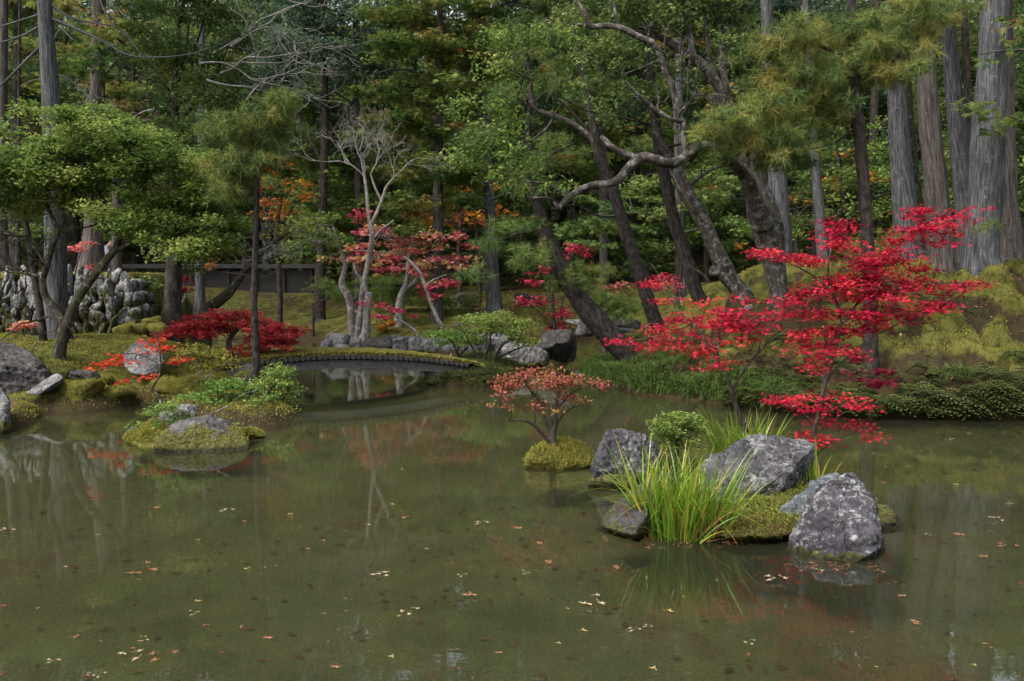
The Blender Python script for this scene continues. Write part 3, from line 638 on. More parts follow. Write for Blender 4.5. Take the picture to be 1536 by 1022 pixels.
rock('boulder', 'mossy islet rock with a pale bare top at the tip of the left bank',
     [on(230, 684, -.05), on(300, 687, -.05), on(362, 680, -.05), at(234, 664, 8.3), at(256, 642, 8.5), at(280, 630, 8.7), at(302, 624, 8.8), at(326, 626, 8.8), at(352, 642, 8.7), at(368, 662, 8.5), at(372, 676, 8.4), at(300, 650, 9.3), at(350, 655, 9.2), at(250, 660, 9.1)], RK_MOSSY, .025, .035, 5, 3, 85)
g = G(); rock_geo(g, [on(186, 664, -.05), on(232, 682, -.05), at(190, 656, 8.8), at(205, 642, 9), at(230, 634, 9.2), at(258, 640, 9), at(255, 665, 8.6), at(225, 650, 9.8), on(250, 680, -.05)], .025, .04, 6, 4, 86)
tag(part('moss_mound', g, MOSS_Y, None, True, origin=on(220, 670)), 'low moss hummock left of the islet rock', 'moss mound')
g = G(); rock_geo(g, [on(362, 664, -.04), on(396, 657, -.04), at(364, 646, 8.95), at(376, 641, 9.1), at(390, 648, 9.1), at(397, 655, 9.0), at(380, 650, 9.4), on(370, 655, -.05)], .02, .02, 7, 3, 87)
tag(part('moss_mound', g, MOSS_Y, None, True, origin=on(380, 660)), 'tiny bright moss hummock right of the islet rock', 'moss mound')
for i, (a, lab, mm) in enumerate([((118, 588, 40, 22, 11.3), 'broad bright moss hummock at the left water edge', MOSS_Y), ((172, 596, 28, 16, 11.6), 'moss hummock with a dark rock face near the left water edge', MOSS_Y), ((30, 618, 24, 17, 10.5), 'russet brown moss hummock beside the upright left stone', None),
                       ((90, 560, 26, 14, 11.8), 'dark green moss hummock beside the angular boulder', MOSS_D), ((142, 570, 30, 10, 12.0), 'long low moss hummock above the dark rock face', MOSS_Y), ((290, 580, 32, 15, 11.6), 'pale moss hummock below the yellow leaved shrub', MOSS_Y), ((250, 578, 26, 12, 11.9), 'moss hummock behind the bent sapling', MOSS_Y),
                       ((370, 612, 62, 22, 10.7), 'large mossy mound under the green shrubs at the bank tip', MOSS_D), ((372, 566, 20, 9, 11.9), 'small moss patch around the slim pine foot', MOSS_D)]):
    g = G(); px, py, hw, hh, Y = a
    rock_geo(g, prock(px, py, hw, hh, Y, 100+i, .8), .035, .04, 5, 5, 90+i)
    if mm is None: mm = mossmat('moss_russet', (.07, .045, .02), (.20, .115, .05), bcover=.5, brown=(.13, .12, .03), scale=1.5)
    tag(part('moss_mound', g, mm, None, True, origin=on(px, py+hh, .1)), lab, 'moss mound', 'moss hummocks on the left bank')
rock('rock', 'dark rough rock face peeping out of the left bank moss', prock(126, 568, 24, 13, 11.45, 131, .7), RK_DARK, .025, .03, 6, 2, 131)
rock('rock', 'small dark stone at the foot of the slim pine', prock(362, 573, 16, 7, 11.6, 132, .8), RK_DARK, .02, .015, 7, 2, 132)
rock('rock', 'greyish lump of stone among green leaves behind the islet rock', prock(278, 618, 18, 12, 9.4, 133, .8), RK_GREY, .02, .02, 7, 2, 133)
rock('rock', 'second pale stone among leaves above the islet rock', prock(252, 624, 14, 10, 9.3, 134, .8), RK_GREY, .02, .02, 7, 2, 134)

# --- far bank stones: (px, py, half width, half height, depth, label)
for i, (px, py, hw, hh, Y, lab, mm) in enumerate([
    (507, 514, 17, 9, 20.0, 'rounded grey stone on top of the pile left of the pale twin trunks', RK_GREY), (490, 522, 8, 9, 19.8, 'narrow upright stone at the left end of the shore pile', RK_GREY), (515, 527, 12, 7, 19.6, 'pale low stone under the rounded grey shore stone', RK_GREY), (533, 520, 9, 8, 19.8, 'small pale stone right of the rounded grey shore stone', RK_GREY),
    (566, 524, 25, 12, 19.8, 'dark weathered shore stone under the pale twin trunks', RK_DARK), (600, 522, 17, 12, 19.9, 'brownish upright shore stone right of the dark weathered one', RK_GREY), (626, 524, 16, 12, 19.9, 'lighter blocky shore stone in the middle of the row', RK_GREY), (653, 523, 19, 10, 19.9, 'white topped shore stone behind the green shrub', RK_GREY), (678, 528, 13, 10, 19.6, 'small shore stone next to the white topped one', RK_GREY), (590, 511, 10, 5, 20.6, 'flat stone lying on the lawn above the shore row', RK_GREY),
    (715, 520, 22, 18, 17.4, 'pale rock split by shadow behind the round green shrub', RK_GREY), (752, 519, 22, 14, 17.6, 'rock with lichen among the thin shrub stems', RK_GREY), (783, 534, 36, 14, 17.0, 'long pale low rock in the water left of the dark boulder', RK_GREY), (770, 515, 15, 10, 18.0, 'mossy stone behind the long pale rock', RK_MOSSY),
    (832, 522, 36, 27, 17.2, 'large dark boulder on the far shore with a ledge across its top', RK_DARK), (856, 521, 10, 24, 17.3, 'dark upright pillar rock beside the far dark boulder', RK_DARK), (862, 484, 18, 6, 21.5, 'flat lichened stone in the orange leaf litter', RK_GREY), (880, 494, 18, 12, 21.0, 'grey block stone at the head of the still inlet', RK_GREY),
    (928, 486, 36, 9, 21.5, 'long moss topped slab at the head of the inlet', RK_MOSSY), (926, 494, 26, 6, 21.2, 'pale ledge under the moss topped slab', RK_GREY), (972, 494, 9, 8, 17.0, 'small pale stone at the foot of the thin leaning pine', RK_GREY), (932, 540, 14, 12, 15.6, 'pale block stone in the water under the leaning pine', RK_GREY),
    (528, 450, 12, 4, 28, 'dark flat stone on the far lawn', RK_DARK), (480, 484, 14, 6, 27.5, 'dark stone in a hollow at the far lawn edge', RK_DARK), (700, 445, 22, 7, 27, 'dark stones row on the slope behind the far trunk', RK_DARK), (790, 446, 20, 7, 26, 'dark slope stone left of the crimson maple', RK_DARK), (535, 470, 6, 4, 25, 'tiny pale stone on the far lawn', RK_GREY), (690, 490, 10, 7, 22, 'pale slanting stone under the green trees', RK_GREY),
    (1122, 462, 7, 5, 13.2, 'small white stone on the mound beside the thick lichened trunk', RK_GREY), (372, 560, 16, 8, 12.4, 'dark stone supporting the left end of the bridge', RK_DARK), (662, 566, 22, 18, 14.2, 'dark undercut stone supporting the right end of the bridge', RK_DARK)]):
    if py > 500 and px < 800 and hh < 19: hw, hh, py = hw*1.2, hh*1.45, py-2
    rock('rock', lab, prock(px, py, hw, hh, Y, 200+i, .8), mm, max(.03, M(Y)*2.2), hh*M(Y)*.16, 1.6/(hh*M(Y)), 2, 200+i, 'stones along the far shore' if py > 500 else 'stones lying on the slopes')

# ================================================================ RETAINING WALL
w = thing('stone_wall', 'old retaining wall of jagged upright stones with mossy top on the left', 'wall', WALL_A*np.array([1, 1, 0]))
g = G(); e = (WALL_B-WALL_A); e[2] = 0; WL = np.linalg.norm(e); e /= WL; nb = np.array([-e[1], e[0], 0])
q = np.random.default_rng(5)
def wall_stone(u, z, wd, ht, back, sd, ee=e, nn=nb):
    c = WALL_A*np.array([1, 1, 0])+ee*u+nn*back+np.array([0, 0, z])
    d = unit(q.normal(size=(13, 3))); d = np.sign(d)*np.abs(d)**.8*q.uniform(.7, 1.15, (13, 1))*np.array([wd, .16, ht])
    til = q.normal()*.22
    d = np.c_[d[:, 0]*math.cos(til)+d[:, 2]*math.sin(til), d[:, 1], -d[:, 0]*math.sin(til)+d[:, 2]*math.cos(til)]
    rock_geo(g, c+d[:, :1]*ee+d[:, 1:2]*nn+d[:, 2:]*np.array([0, 0, 1]), .045, .035, 7, 1, sd)
k = 0
for row, z in enumerate((.78, 1.02, 1.27, 1.5, 1.68)):
    u = -.5+.1*row
    while u < WL-.05-.07*row:
        wd = q.uniform(.06, .13); u += wd*1.6
        wall_stone(u-wd*.8, z+q.uniform(-.05, .05), wd*.95, q.uniform(.20, .36), .06+.10*row+q.uniform(-.05, .05), 300+k); k += 1
for row, z in enumerate((.85, 1.1, 1.35, 1.58)):          # short return of the wall running back from its corner
    for u in np.arange(.1, 1.6, .2):
        wall_stone(u, z, .13, .17, 0, 600+k, nb, e) if 0 else None
        c = WALL_B*np.array([1, 1, 0])+nb*(u+.1*row)-e*(.02+.13*row)+np.array([0, 0, z])
        rock_geo(g, blob_pts(c, (.13, .16, .18), 12, 700+k, -9), .06, .02, 6, 1, 700+k); k += 1
part('stonework', g, RK_WALL, w, True)
g = G(); g.box(WALL_A*np.array([1, 1, 0])+e*(WL/2-.25)+nb*.74+np.array([0, 0, 1.15]), (WL/2-.2, .22, .6), rz=math.atan2(e[1], e[0])); part('earth_core', g, MOSS_D, w)
g = G()
for i in range(46):
    u = q.uniform(0, WL-.6); c = WALL_A*np.array([1, 1, 0])+e*u+nb*q.uniform(.5, .8)+np.array([0, 0, 1.78])
    rock_geo(g, blob_pts(c, (.2, .15, .07), 12, 800+i, -9), .05, .02, 8, 3, 800+i)
for i in range(10):
    c = WALL_B*np.array([1, 1, 0])+np.array([q.uniform(-.25, .45), q.uniform(-.35, .1), 0.78+q.uniform(0, .2)])
    rock_geo(g, blob_pts(c, (.18, .15, .12), 12, 900+i, -9), .05, .03, 7, 3, 900+i)
part('moss_cover', g, MOSS_Y, w, True)

# ================================================================ BRIDGE
def bridge():
    A, Bp = at(352, 549, 12.7), at(703, 544, 14.2)
    A[2], Bp[2] = .40, .43
    ax = Bp-A; ax[2] = 0; L = np.linalg.norm(ax); ax /= L; sd = np.array([-ax[1], ax[0], 0])
    r = thing('log_bridge', 'low arched log footbridge with moss on its deck crossing the pond channel', 'bridge', (A[0], A[1], .2))
    def top(u): t = u/L; return .49+.422*t-.552*t*t
    wood = plainmat('bridge_log', (.014, .013, .011), .9, (.055, .05, .044), (14, 14, 14), .6)
    beamm = plainmat('bridge_beam', (.03, .029, .026), .85, (.105, .102, .096), (2, 30, 30), .5)
    beamm2 = plainmat('bridge_earth', (.03, .026, .02), .95, (.08, .07, .05), (20, 20, 20), .8)
    n = 43
    for i in range(n):                       # cross logs whose round ends show under the moss
        u = L*(i+.5)/n; c = A+ax*u; c[2] = top(u)-.055
        g = G(); rr = .040*rng.uniform(.88, 1.1)
        P = [c-sd*(.02+rng.uniform(0, .03)), c+sd*.4, c+sd*1.25]; tube(g, P, [rr]*3, 10, .05, step=.4)
        V = np.array(P[0]); th = np.linspace(0, 2*np.pi, 10, endpoint=False)
        ring = V+np.outer(np.cos(th), ax)*rr+np.outer(np.sin(th), [0, 0, 1])*rr
        g.add(np.vstack([ring, V-sd*.006]), [[k, (k+1) % 10, 10] for k in range(10)])
        part('log', g, wood, r, True)
    for off in (.10, 1.05):                  # two bent beams
        g = G(); us = np.linspace(-.1, L+.1, 25); V = []
        for u in us:
            zt = top(u)-.105; c = A+ax*u+sd*off
            for s, z in ((-.06, zt), (.06, zt), (.06, zt-.13), (-.06, zt-.13)): V.append([*(c+sd*s)[:2], z])
        i = np.arange(24)[:, None]*4; j = np.arange(4)[None]
        g.add(V, np.stack([i+j, i+(j+1) % 4, i+4+(j+1) % 4, i+4+j], -1).reshape(-1, 4)); g.add(V[:4], [[0, 1, 2, 3]]); g.add(V[-4:], [[3, 2, 1, 0]])
        part('beam', g, beamm, r)
    us = np.linspace(-.25, L+.3, 110); vs = np.linspace(-.01, 1.24, 34)      # earth and moss on the deck
    uu, vv = np.meshgrid(us, vs); P = A+ax*uu.reshape(-1, 1)+sd*vv.reshape(-1, 1)
    edge = np.minimum(sstep(-.01, .10, vv.ravel()), 1-sstep(1.1, 1.24, vv.ravel()))
    P[:, 2] = np.array([top(u) for u in uu.ravel()])-.022+.05*edge+.016*fbm(P[:, :2], 9, 3, 5)
    k = np.arange(110*34).reshape(34, 110)
    g = G(); g.add(P, np.stack([k[:-1, :-1], k[:-1, 1:], k[1:, 1:], k[1:, :-1]], -1).reshape(-1, 4))
    part('moss_deck', g, MOSS_Y, r, True)
    g = G(); m = 2600; u = rng.uniform(-.2, L+.2, m); v = np.abs(rng.normal(0, .10, m))*1.0
    Q = A+ax*u[:, None]+sd*v[:, None]; Q[:, 2] = np.array([top(x) for x in u])+.012
    leaves(g, Q, .05, 'leaf', None, .2, -.8); part('moss_tuft', g, L_MOSS, r)['kind'] = 'stuff'
bridge()
g = G(); rock_geo(g, [on(640, 578, -.05), on(700, 583, -.05), on(770, 577, -.05), at(664, 558, 14.6), at(700, 547, 14.9), at(740, 548, 14.9), at(766, 560, 14.6), at(720, 556, 15.8), at(650, 570, 14.2), on(770, 562, -.05), on(690, 552, -.05)], .04, .05, 5, 4, 150)
tag(part('moss_mound', g, MOSS_D, None, True, origin=on(700, 575)), 'dark overgrown mound carrying the right end of the bridge', 'moss mound')

# ================================================================ DARK FENCE AND FIGURE FAR BEHIND THE WALL
fn = thing('wooden_fence', 'long dark wooden fence with a plank cap behind the left trees', 'fence', (-13.5, 33, 0))
fm = plainmat('fence_wood', (.012, .011, .010), .9, (.035, .032, .03), (1, 1, 12), .3); fc = plainmat('fence_cap', (.015, .015, .016), .8, (.05, .05, .053), (6, 20, 20), .3)
fx0, fx1, fy = -16, -7.6, 33.0
g = G(); g.box(((fx0+fx1)/2, fy, 1.75), ((fx1-fx0)/2, .04, .45)); part('panel', g, fm, fn)
g = G(); g.box(((fx0+fx1)/2, fy, 2.34), ((fx1-fx0)/2+.2, .28, .05)); g.box(((fx0+fx1)/2, fy, 2.42), ((fx1-fx0)/2+.2, .14, .03)); part('cap', g, fc, fn)
for x in np.arange(fx0, fx1+.1, 1.05):
    g = G(); g.box((x, fy-.09, 1.6), (.05, .05, .69)); part('post', g, fm, fn)
def person():
    b = at(160, 458, 29); b[2] = gz(b[0], b[1])
    t = thing('person', 'distant visitor in a lavender shirt bending forward behind the wall', 'person', b)
    def skin(name, verts, edges, radii, m):
        me = bpy.data.meshes.new(name); me.from_pydata([tuple(float(x) for x in v) for v in verts], edges, [])
        o = bpy.data.objects.new(name, me); COL.objects.link(o); o.parent = t; me.materials.append(m)
        md = o.modifiers.new('skin', 'SKIN')
        for v, r in zip(me.skin_vertices[0].data, radii): v.radius = (r, r)
        me.skin_vertices[0].data[0].use_root = True
        o.modifiers.new('sub', 'SUBSURF').levels = 1; return o
    sk = plainmat('skin', (.45, .27, .19), .6, (.42, .25, .18)); sh = plainmat('shirt_cloth', (.42, .40, .52), .9, (.36, .35, .46)); tr = plainmat('trouser_cloth', (.30, .29, .38), .9, (.25, .24, .32)); ha = plainmat('hair', (.02, .017, .015), .6)
    skin('body', [(0, 0, .95), (.05, 0, 1.2), (.14, 0, 1.42), (.2, 0, 1.52), (.24, 0, 1.63), (.14, .2, 1.38), (.22, .24, 1.12), (.34, .2, .92), (.14, -.2, 1.38), (.22, -.24, 1.12), (.34, -.2, .92), (0, .1, .88), (.05, .11, .48), (0, .11, .05), (.16, .12, .03), (0, -.1, .88), (.05, -.11, .48), (0, -.11, .05), (.16, -.12, .03)],
         [(0, 1), (1, 2), (2, 3), (3, 4), (2, 5), (5, 6), (6, 7), (2, 8), (8, 9), (9, 10), (0, 11), (11, 12), (12, 13), (13, 14), (0, 15), (15, 16), (16, 17), (17, 18)],
         [.14, .14, .13, .06, .10, .06, .045, .035, .06, .045, .035, .09, .06, .045, .04, .09, .06, .045, .04], sk)
    skin('shirt', [(-.01, 0, .98), (.05, 0, 1.2), (.14, 0, 1.43), (.14, .21, 1.39), (.22, .25, 1.13), (.14, -.21, 1.39), (.22, -.25, 1.13)], [(0, 1), (1, 2), (2, 3), (3, 4), (2, 5), (5, 6)], [.17, .165, .15, .08, .065, .08, .065], sh)
    skin('trousers', [(0, 0, .96), (0, .1, .86), (.05, .11, .48), (0, .11, .1), (0, -.1, .86), (.05, -.11, .48), (0, -.11, .1)], [(0, 1), (1, 2), (2, 3), (0, 4), (4, 5), (5, 6)], [.15, .11, .08, .06, .11, .08, .06], tr)
    skin('hair', [(.215, 0, 1.68), (.17, 0, 1.63)], [(0, 1)], [.105, .08], ha)
person()
# ================================================================ TREES
def tree(name, label, base, bark, limbs, crowns=(), group=None, cat='tree', Y=None, sides=12, rough=.1, flute=0., tw=dict(), extra_twigs=None, wob=0., bare_tips=0):
    Y = base[2] if Y is None else Y
    b = at(*base); b[2] = gz(b[0], b[1])-.02
    r = thing(name, label, cat, b, group)
    sk = []; g = G()
    for i, pts in enumerate(limbs):
        if i == 0 and len(pts) > 1:         # root the trunk in the ground
            p0 = pts[0]; y0 = p0[3] if len(p0) > 3 else Y
            q = at(p0[0], p0[1], y0); dz = q[2]-b[2]
        if i == 0:
            p0 = pts[0]; y0 = p0[3] if len(p0) > 3 else Y; drop = max(.30, (at(p0[0], p0[1], y0)[2]-b[2])+.30)
            pts = [(p0[0], p0[1]+drop/M(y0), p0[2]*1.15)+tuple(p0[3:])]+list(pts)
            limb(g, pts, Y, sides, rough, flute=flute, skel=sk, wob=wob)
            part('trunk', g, bark, r, True); g = G(); continue
        lb = G(); limb(lb, pts, Y, max(6, sides-4), rough, skel=sk, wob=wob); part('branch', lb, bark, r, True)
    for c in crowns:
        lg = G(); cl = px_clumps(c['clumps'], c.get('Y', Y), c.get('rz'))
        cents = crown(lg, cl, c.get('kind', 'leaf'), c['size'], c.get('dens', (1.6, 40)), c.get('sub', .3), c.get('flat', 1.2), c.get('squash', .6), c.get('spread', 1.), c.get('tb', 0.), c.get('tv', .35))
        if c.get('twig', .7) > 0 and len(cents): twigs(g, sk, cents, c.get('r0', .011), c.get('sag', .1), c.get('twig', .7)/DEN)
        part(c.get('name', 'crown'), lg, c['mat'], r)
    if bare_tips:
        ends = [sk[i] for i in rng.integers(0, len(sk), bare_tips)]
        for p, rr in ends:
            bg = G(); bare(bg, np.array(p), rdir(1, .5)[0], min(rr*.5, .02), .45, 3); part('bare_branch', bg, extra_twigs or bark, r, True)
    if g.n: part('twigs', g, extra_twigs or bark, r, True)
    return r

# ---------------------------------------------------------------- foreground islet plants
tree('maple_tree', 'scarlet Japanese maple rising behind the pointed boulder on the islet', (1217, 724, 6.95), B_MAPLE,
     [[(1217, 722, 8.6), (1219, 690, 7), (1222, 645, 7), (1230, 610, 6.2), (1236, 580, 6.2), (1247, 545, 6.2), (1256, 510, 5.5), (1262, 486, 5.5)],
      [(1262, 486, 4.7), (1275, 470, 3.9), (1290, 450, 3.9), (1312, 425, 3.1), (1330, 400, 3.1), (1345, 372, 2.3), (1375, 345, 2), (1410, 325, 1.6), (1448, 312, 1.2)],
      [(1262, 486, 3.9), (1258, 462, 3.5), (1246, 435, 3.1), (1242, 405, 2.7), (1246, 375, 2.3), (1248, 350, 2), (1252, 330, 1.2)],
      [(1246, 435, 2.7), (1222, 415, 2.3), (1190, 398, 2), (1160, 388, 1.6), (1125, 382, 0.94)],
      [(1238, 575, 3.1), (1262, 545, 2.7), (1290, 520, 2.3), (1320, 500, 2), (1350, 485, 1.6), (1385, 470, 0.94)],
      [(1290, 450, 2.7), (1330, 440, 2.3), (1370, 430, 2), (1410, 425, 1.6), (1440, 424, 0.94)],
      [(1236, 580, 2.3), (1230, 560, 2), (1222, 545, 1.6), (1210, 530, 1.2)], [(1222, 640, 2.3), (1200, 615, 2), (1175, 605, 1.2)], [(1224, 630, 2.3), (1255, 610, 2), (1290, 607, 1.2)], [(1219, 690, 2.3), (1245, 665, 2), (1280, 650, 1.6), (1312, 655, 0.94)],
      [(1240, 560, 2), (1270, 555, 1.6), (1310, 560, 1.2)]],
     [dict(name='crown', kind='maple', size=.040, mat=L_RED, dens=(5.0, 29), sub=.145, squash=.36, flat=1.7, rz=.38, twig=.5, r0=.0035, sag=.03, tv=.75, clumps=[
         (1128, 380, 16, 5), (1165, 388, 34, 10), (1212, 392, 38, 14), (1262, 372, 34, 14), (1250, 350, 26, 9), (1300, 392, 36, 14), (1240, 330, 14, 6), (1275, 340, 18, 7), (1290, 415, 40, 12),
         (1345, 362, 30, 18), (1385, 340, 28, 16), (1375, 318, 22, 10), (1420, 330, 26, 9), (1452, 312, 22, 6), (1345, 392, 34, 14), (1395, 362, 24, 9), (1322, 405, 26, 14), (1410, 350, 22, 6),
         (1235, 425, 40, 12), (1208, 442, 32, 10), (1270, 440, 40, 13), (1320, 440, 42, 16), (1360, 430, 40, 14), (1405, 428, 36, 9), (1435, 438, 24, 6), (1385, 405, 22, 10), (1455, 427, 14, 3),
         (1215, 470, 32, 12), (1260, 470, 42, 13), (1310, 472, 40, 13), (1355, 462, 34, 11), (1395, 458, 28, 8), (1180, 452, 22, 7),
         (1232, 500, 40, 14), (1285, 498, 40, 11), (1330, 495, 32, 9), (1370, 478, 24, 6), (1215, 528, 28, 12), (1250, 525, 24, 11), (1205, 552, 22, 9),
         (1168, 603, 24, 4), (1200, 597, 34, 6), (1240, 592, 38, 6), (1282, 603, 26, 5), (1195, 615, 24, 4), (1225, 612, 30, 5),
         (1250, 640, 34, 6), (1285, 643, 28, 7), (1310, 654, 16, 4), (1238, 660, 22, 5), (1212, 656, 12, 4)]),
      dict(name='shaded_spray', kind='maple', size=.058, mat=L_CRIM, dens=(2.4, 20), sub=.12, squash=.3, flat=2.2, rz=.25, twig=.5, r0=.003, sag=.03, clumps=[(1285, 540, 24, 6, .4), (1318, 553, 26, 6, .4), (1300, 575, 30, 6, .4), (1335, 577, 16, 4, .4), (1275, 560, 20, 6, .4)])])
tree('maple_tree', 'smaller scarlet maple with two thin stems behind the big grey boulder', (1120, 662, 7.9), B_MAPLE,
     [[(1120, 658, 8), (1112, 632, 7), (1104, 610, 7), (1097, 588, 6)], [(1097, 588, 5), (1088, 565, 4.5), (1076, 540, 4), (1058, 510, 3), (1040, 486, 2.5), (1020, 470, 1.5)], [(1097, 588, 4.5), (1112, 560, 4), (1136, 530, 3.5), (1160, 508, 2.5), (1190, 492, 1.5)],
      [(1076, 540, 3), (1078, 510, 2.5), (1085, 480, 2), (1100, 455, 1.2)], [(1040, 486, 2), (1005, 500, 1.8), (970, 508, 1.5), (930, 513, 1)], [(1136, 530, 2.5), (1150, 490, 2), (1170, 462, 1.2)]],
     [dict(kind='maple', size=.046, mat=L_RED, dens=(3.8, 25), sub=.16, squash=.34, flat=1.7, rz=.42, twig=.5, r0=.0035, sag=.03, tv=.75, clumps=[
         (928, 513, 20, 3), (962, 510, 30, 5), (1000, 515, 30, 7), (975, 520, 24, 6), (1020, 522, 20, 6), (990, 492, 20, 6), (1015, 480, 28, 8), (1050, 478, 34, 10), (1050, 455, 24, 7), (1090, 466, 36, 10), (1078, 490, 40, 11), (1030, 500, 34, 8), (1110, 448, 24, 6),
         (1120, 485, 34, 11), (1155, 470, 30, 9), (1150, 495, 30, 8), (1085, 515, 30, 8), (1052, 528, 22, 5), (1175, 450, 22, 5), (1118, 510, 24, 7), (1086, 541, 20, 5), (1062, 545, 14, 4), (1000, 455, 14, 4), (985, 430, 26, 5, 2.2), (1000, 415, 16, 4, 2.5)])])
r = tree('azalea_shrub', 'bushy rust leaved shrub with bare stems growing on the moss islet', (828, 664, 7.7), B_DARK,
     [[(829, 664, 10), (833, 640, 7), (834, 615, 5), (838, 590, 3.5), (842, 572, 2)], [(830, 655, 6), (826, 628, 5), (815, 607, 4.5), (800, 592, 3.5), (790, 578, 2)], [(822, 662, 6), (808, 645, 5), (795, 634, 4), (778, 631, 2.5), (765, 633, 1.5)], [(834, 615, 4), (846, 602, 3.5), (860, 588, 2.5), (880, 578, 1.5)],
      [(826, 655, 4), (818, 630, 3), (812, 605, 2)], [(802, 640, 3), (803, 615, 2.5), (797, 595, 1.5)], [(830, 645, 3), (845, 622, 2.5), (862, 610, 1.5)]],
     [dict(kind='leaf', size=.036, mat=L_RUST, dens=(4.0, 22), sub=.10, squash=.5, flat=.8, rz=.35, twig=.9, r0=.004, sag=.04, tv=.5, clumps=[(765, 573, 24, 8), (788, 563, 26, 9), (815, 562, 30, 10), (845, 570, 30, 10), (870, 572, 26, 7), (892, 577, 14, 4), (800, 578, 30, 8), (835, 583, 28, 8), (752, 585, 12, 5), (745, 604, 16, 6), (765, 612, 10, 5), (815, 604, 12, 5), (830, 610, 12, 5), (872, 607, 8, 3), (850, 598, 10, 5)])], cat='shrub')
def blades(g, c, n, rad, h, wdt, lean=.5, seed=0, tb=.4):
    q = np.random.default_rng(seed)
    for i in range(n):
        a = q.uniform(0, 2*np.pi); rr = rad*math.sqrt(q.random()); base = np.asarray(c)+[math.cos(a)*rr, math.sin(a)*rr*.7, 0]
        out = np.array([math.cos(a), math.sin(a)*.8, 0])*(rr/rad)*lean*q.uniform(.3, 1.2)+np.array([q.normal(), q.normal(), 0])*.12
        L = h*q.uniform(.55, 1.1); bend = q.uniform(.0, .35) if q.random() < .8 else q.uniform(.5, 1.5)
        k = 8; t = np.linspace(0, 1, k); o = out/max(np.linalg.norm(out), 1e-6)
        P = base+np.outer(t*L, unit(np.array([0, 0, 1.])+out))+np.outer(t**2.4*L*bend*.6, o)-np.outer(t**3*L*bend*.55, [0, 0, 1])
        s = unit(np.cross(o, [0, 0, 1.])+q.normal(size=3)*.7); s[2] *= .2
        w = wdt*q.uniform(.7, 1.15)*np.clip(1.15-t**1.6*1.15, .03, 1)*(.6+.4*np.minimum(t*5, 1))
        V = np.stack([P-s*w[:, None], P+s*w[:, None]], 1).reshape(-1, 3)
        j = np.arange(k-1)*2
        tt = tb+q.normal()*.14+(.35 if q.random() < .13 else 0)+.18*t[:-1]**2
        g.add(V, np.stack([j, j+1, j+3, j+2], -1), np.clip(tt, 0, 1))
def iris(label, px, py, z, spots):
    b = on(px, py, z); t = thing('iris_clump', label, 'iris plant', b)
    g = G()
    for i, (x, y, zz, n, rad, h, w, lean) in enumerate(spots): blades(g, on(x, y, zz), n, rad, h, w, lean, int(x)+i)
    part('blade_tuft', g, L_IRIS, t)
    g = G()
    for i, (x, y, zz, n, rad, h, w, lean) in enumerate(spots): blades(g, on(x, y, zz), max(3, n//9), rad*1.1, h*.6, w*.8, lean*2.4, int(x)+i+50, .5)
    part('withered_blade_tuft', g, L_LITTER, t); return t
iris('tallest iris clump, yellow green blades in front of the large grey boulder', 1020, 800, 0, [(1018, 806, 0, 190, .20, .64, .0075, .42), (1055, 800, .02, 130, .17, .54, .007, .5), (985, 795, .03, 60, .10, .64, .0075, .6), (965, 770, .12, 22, .09, .58, .007, .8), (1030, 812, 0, 14, .12, .42, .007, 1.8)])
iris('iris clump spreading behind the large grey boulder beside a thin dark stem', 1110, 668, .12, [(1105, 680, .1, 64, .18, .47, .008, .7), (1135, 680, .1, 54, .13, .42, .008, .8), (1085, 685, .1, 26, .1, .42, .008, .9)])
iris('slender iris tuft around the foot of the scarlet maple', 1222, 728, .1, [(1226, 730, .05, 18, .06, .42, .007, .4), (1212, 728, .05, 8, .04, .36, .006, .4)])
tree('azalea_shrub', 'low rounded green shrub behind the rugged rock and iris', (1015, 668, 7.5), B_DARK, [[(1015, 672, 6), (1012, 655, 4), (1005, 640, 3)], [(1015, 662, 4), (1030, 645, 3), (1045, 632, 2)]],
     [dict(kind='leaf', size=.032, mat=L_BROAD, dens=(3.2, 34), sub=.085, squash=.5, flat=1.2, rz=.26, twig=.8, r0=.004, tb=.08, clumps=[(1018, 632, 34, 12), (990, 640, 24, 8), (1045, 632, 20, 8), (1018, 622, 20, 7), (1010, 645, 34, 8), (985, 652, 22, 8), (1040, 648, 24, 8), (1015, 656, 30, 7), (998, 668, 24, 8), (1030, 668, 24, 8)])], cat='shrub')
b = on(958, 775, .08); t = thing('moss_mound', 'brown green moss mat on the dark rock face beside the iris', 'moss mound', at(945, 790, 5.74))
g = G(); rock_geo(g, [at(928, 795, 5.70), at(936, 772, 5.76), at(955, 764, 5.78), at(974, 775, 5.72), at(976, 800, 5.64), at(950, 802, 5.64), at(950, 780, 5.95)], .012, .018, 12, 2, 77); part('moss_mat', g, MOSS_D, t, True)

# ---------------------------------------------------------------- left bank shrubs and small maples
tree('maple_sapling', 'spindly orange red maple sapling with a bent stem on the left bank', (240, 606, 11.2), B_MAPLE,
     [[(241, 602, 4), (231, 588, 3.5), (229, 582, 4), (238, 566, 3), (241, 550, 2.5), (240, 530, 2.5), (236, 508, 2), (228, 495, 1.2)], [(238, 545, 2), (215, 535, 1.8), (190, 530, 1.4), (160, 540, 1)], [(236, 560, 1.8), (215, 568, 1.4), (195, 575, 1)], [(239, 525, 1.8), (222, 516, 1.4)]],
     [dict(kind='maple', size=.075, mat=leafmat('maple_vermilion', [(.25, .012, .012), (.45, .03, .02), (.58, .09, .03), (.3, .015, .03)], .35), dens=(1.8, 13), sub=.15, squash=.35, flat=2, rz=.3, twig=.8, r0=.003, clumps=[(222, 512, 20, 8), (205, 528, 22, 8), (180, 532, 22, 8), (160, 545, 16, 6), (190, 545, 16, 5), (196, 572, 9, 6), (214, 566, 14, 4), (150, 548, 8, 4), (262, 541, 18, 3), (245, 520, 12, 6)])])
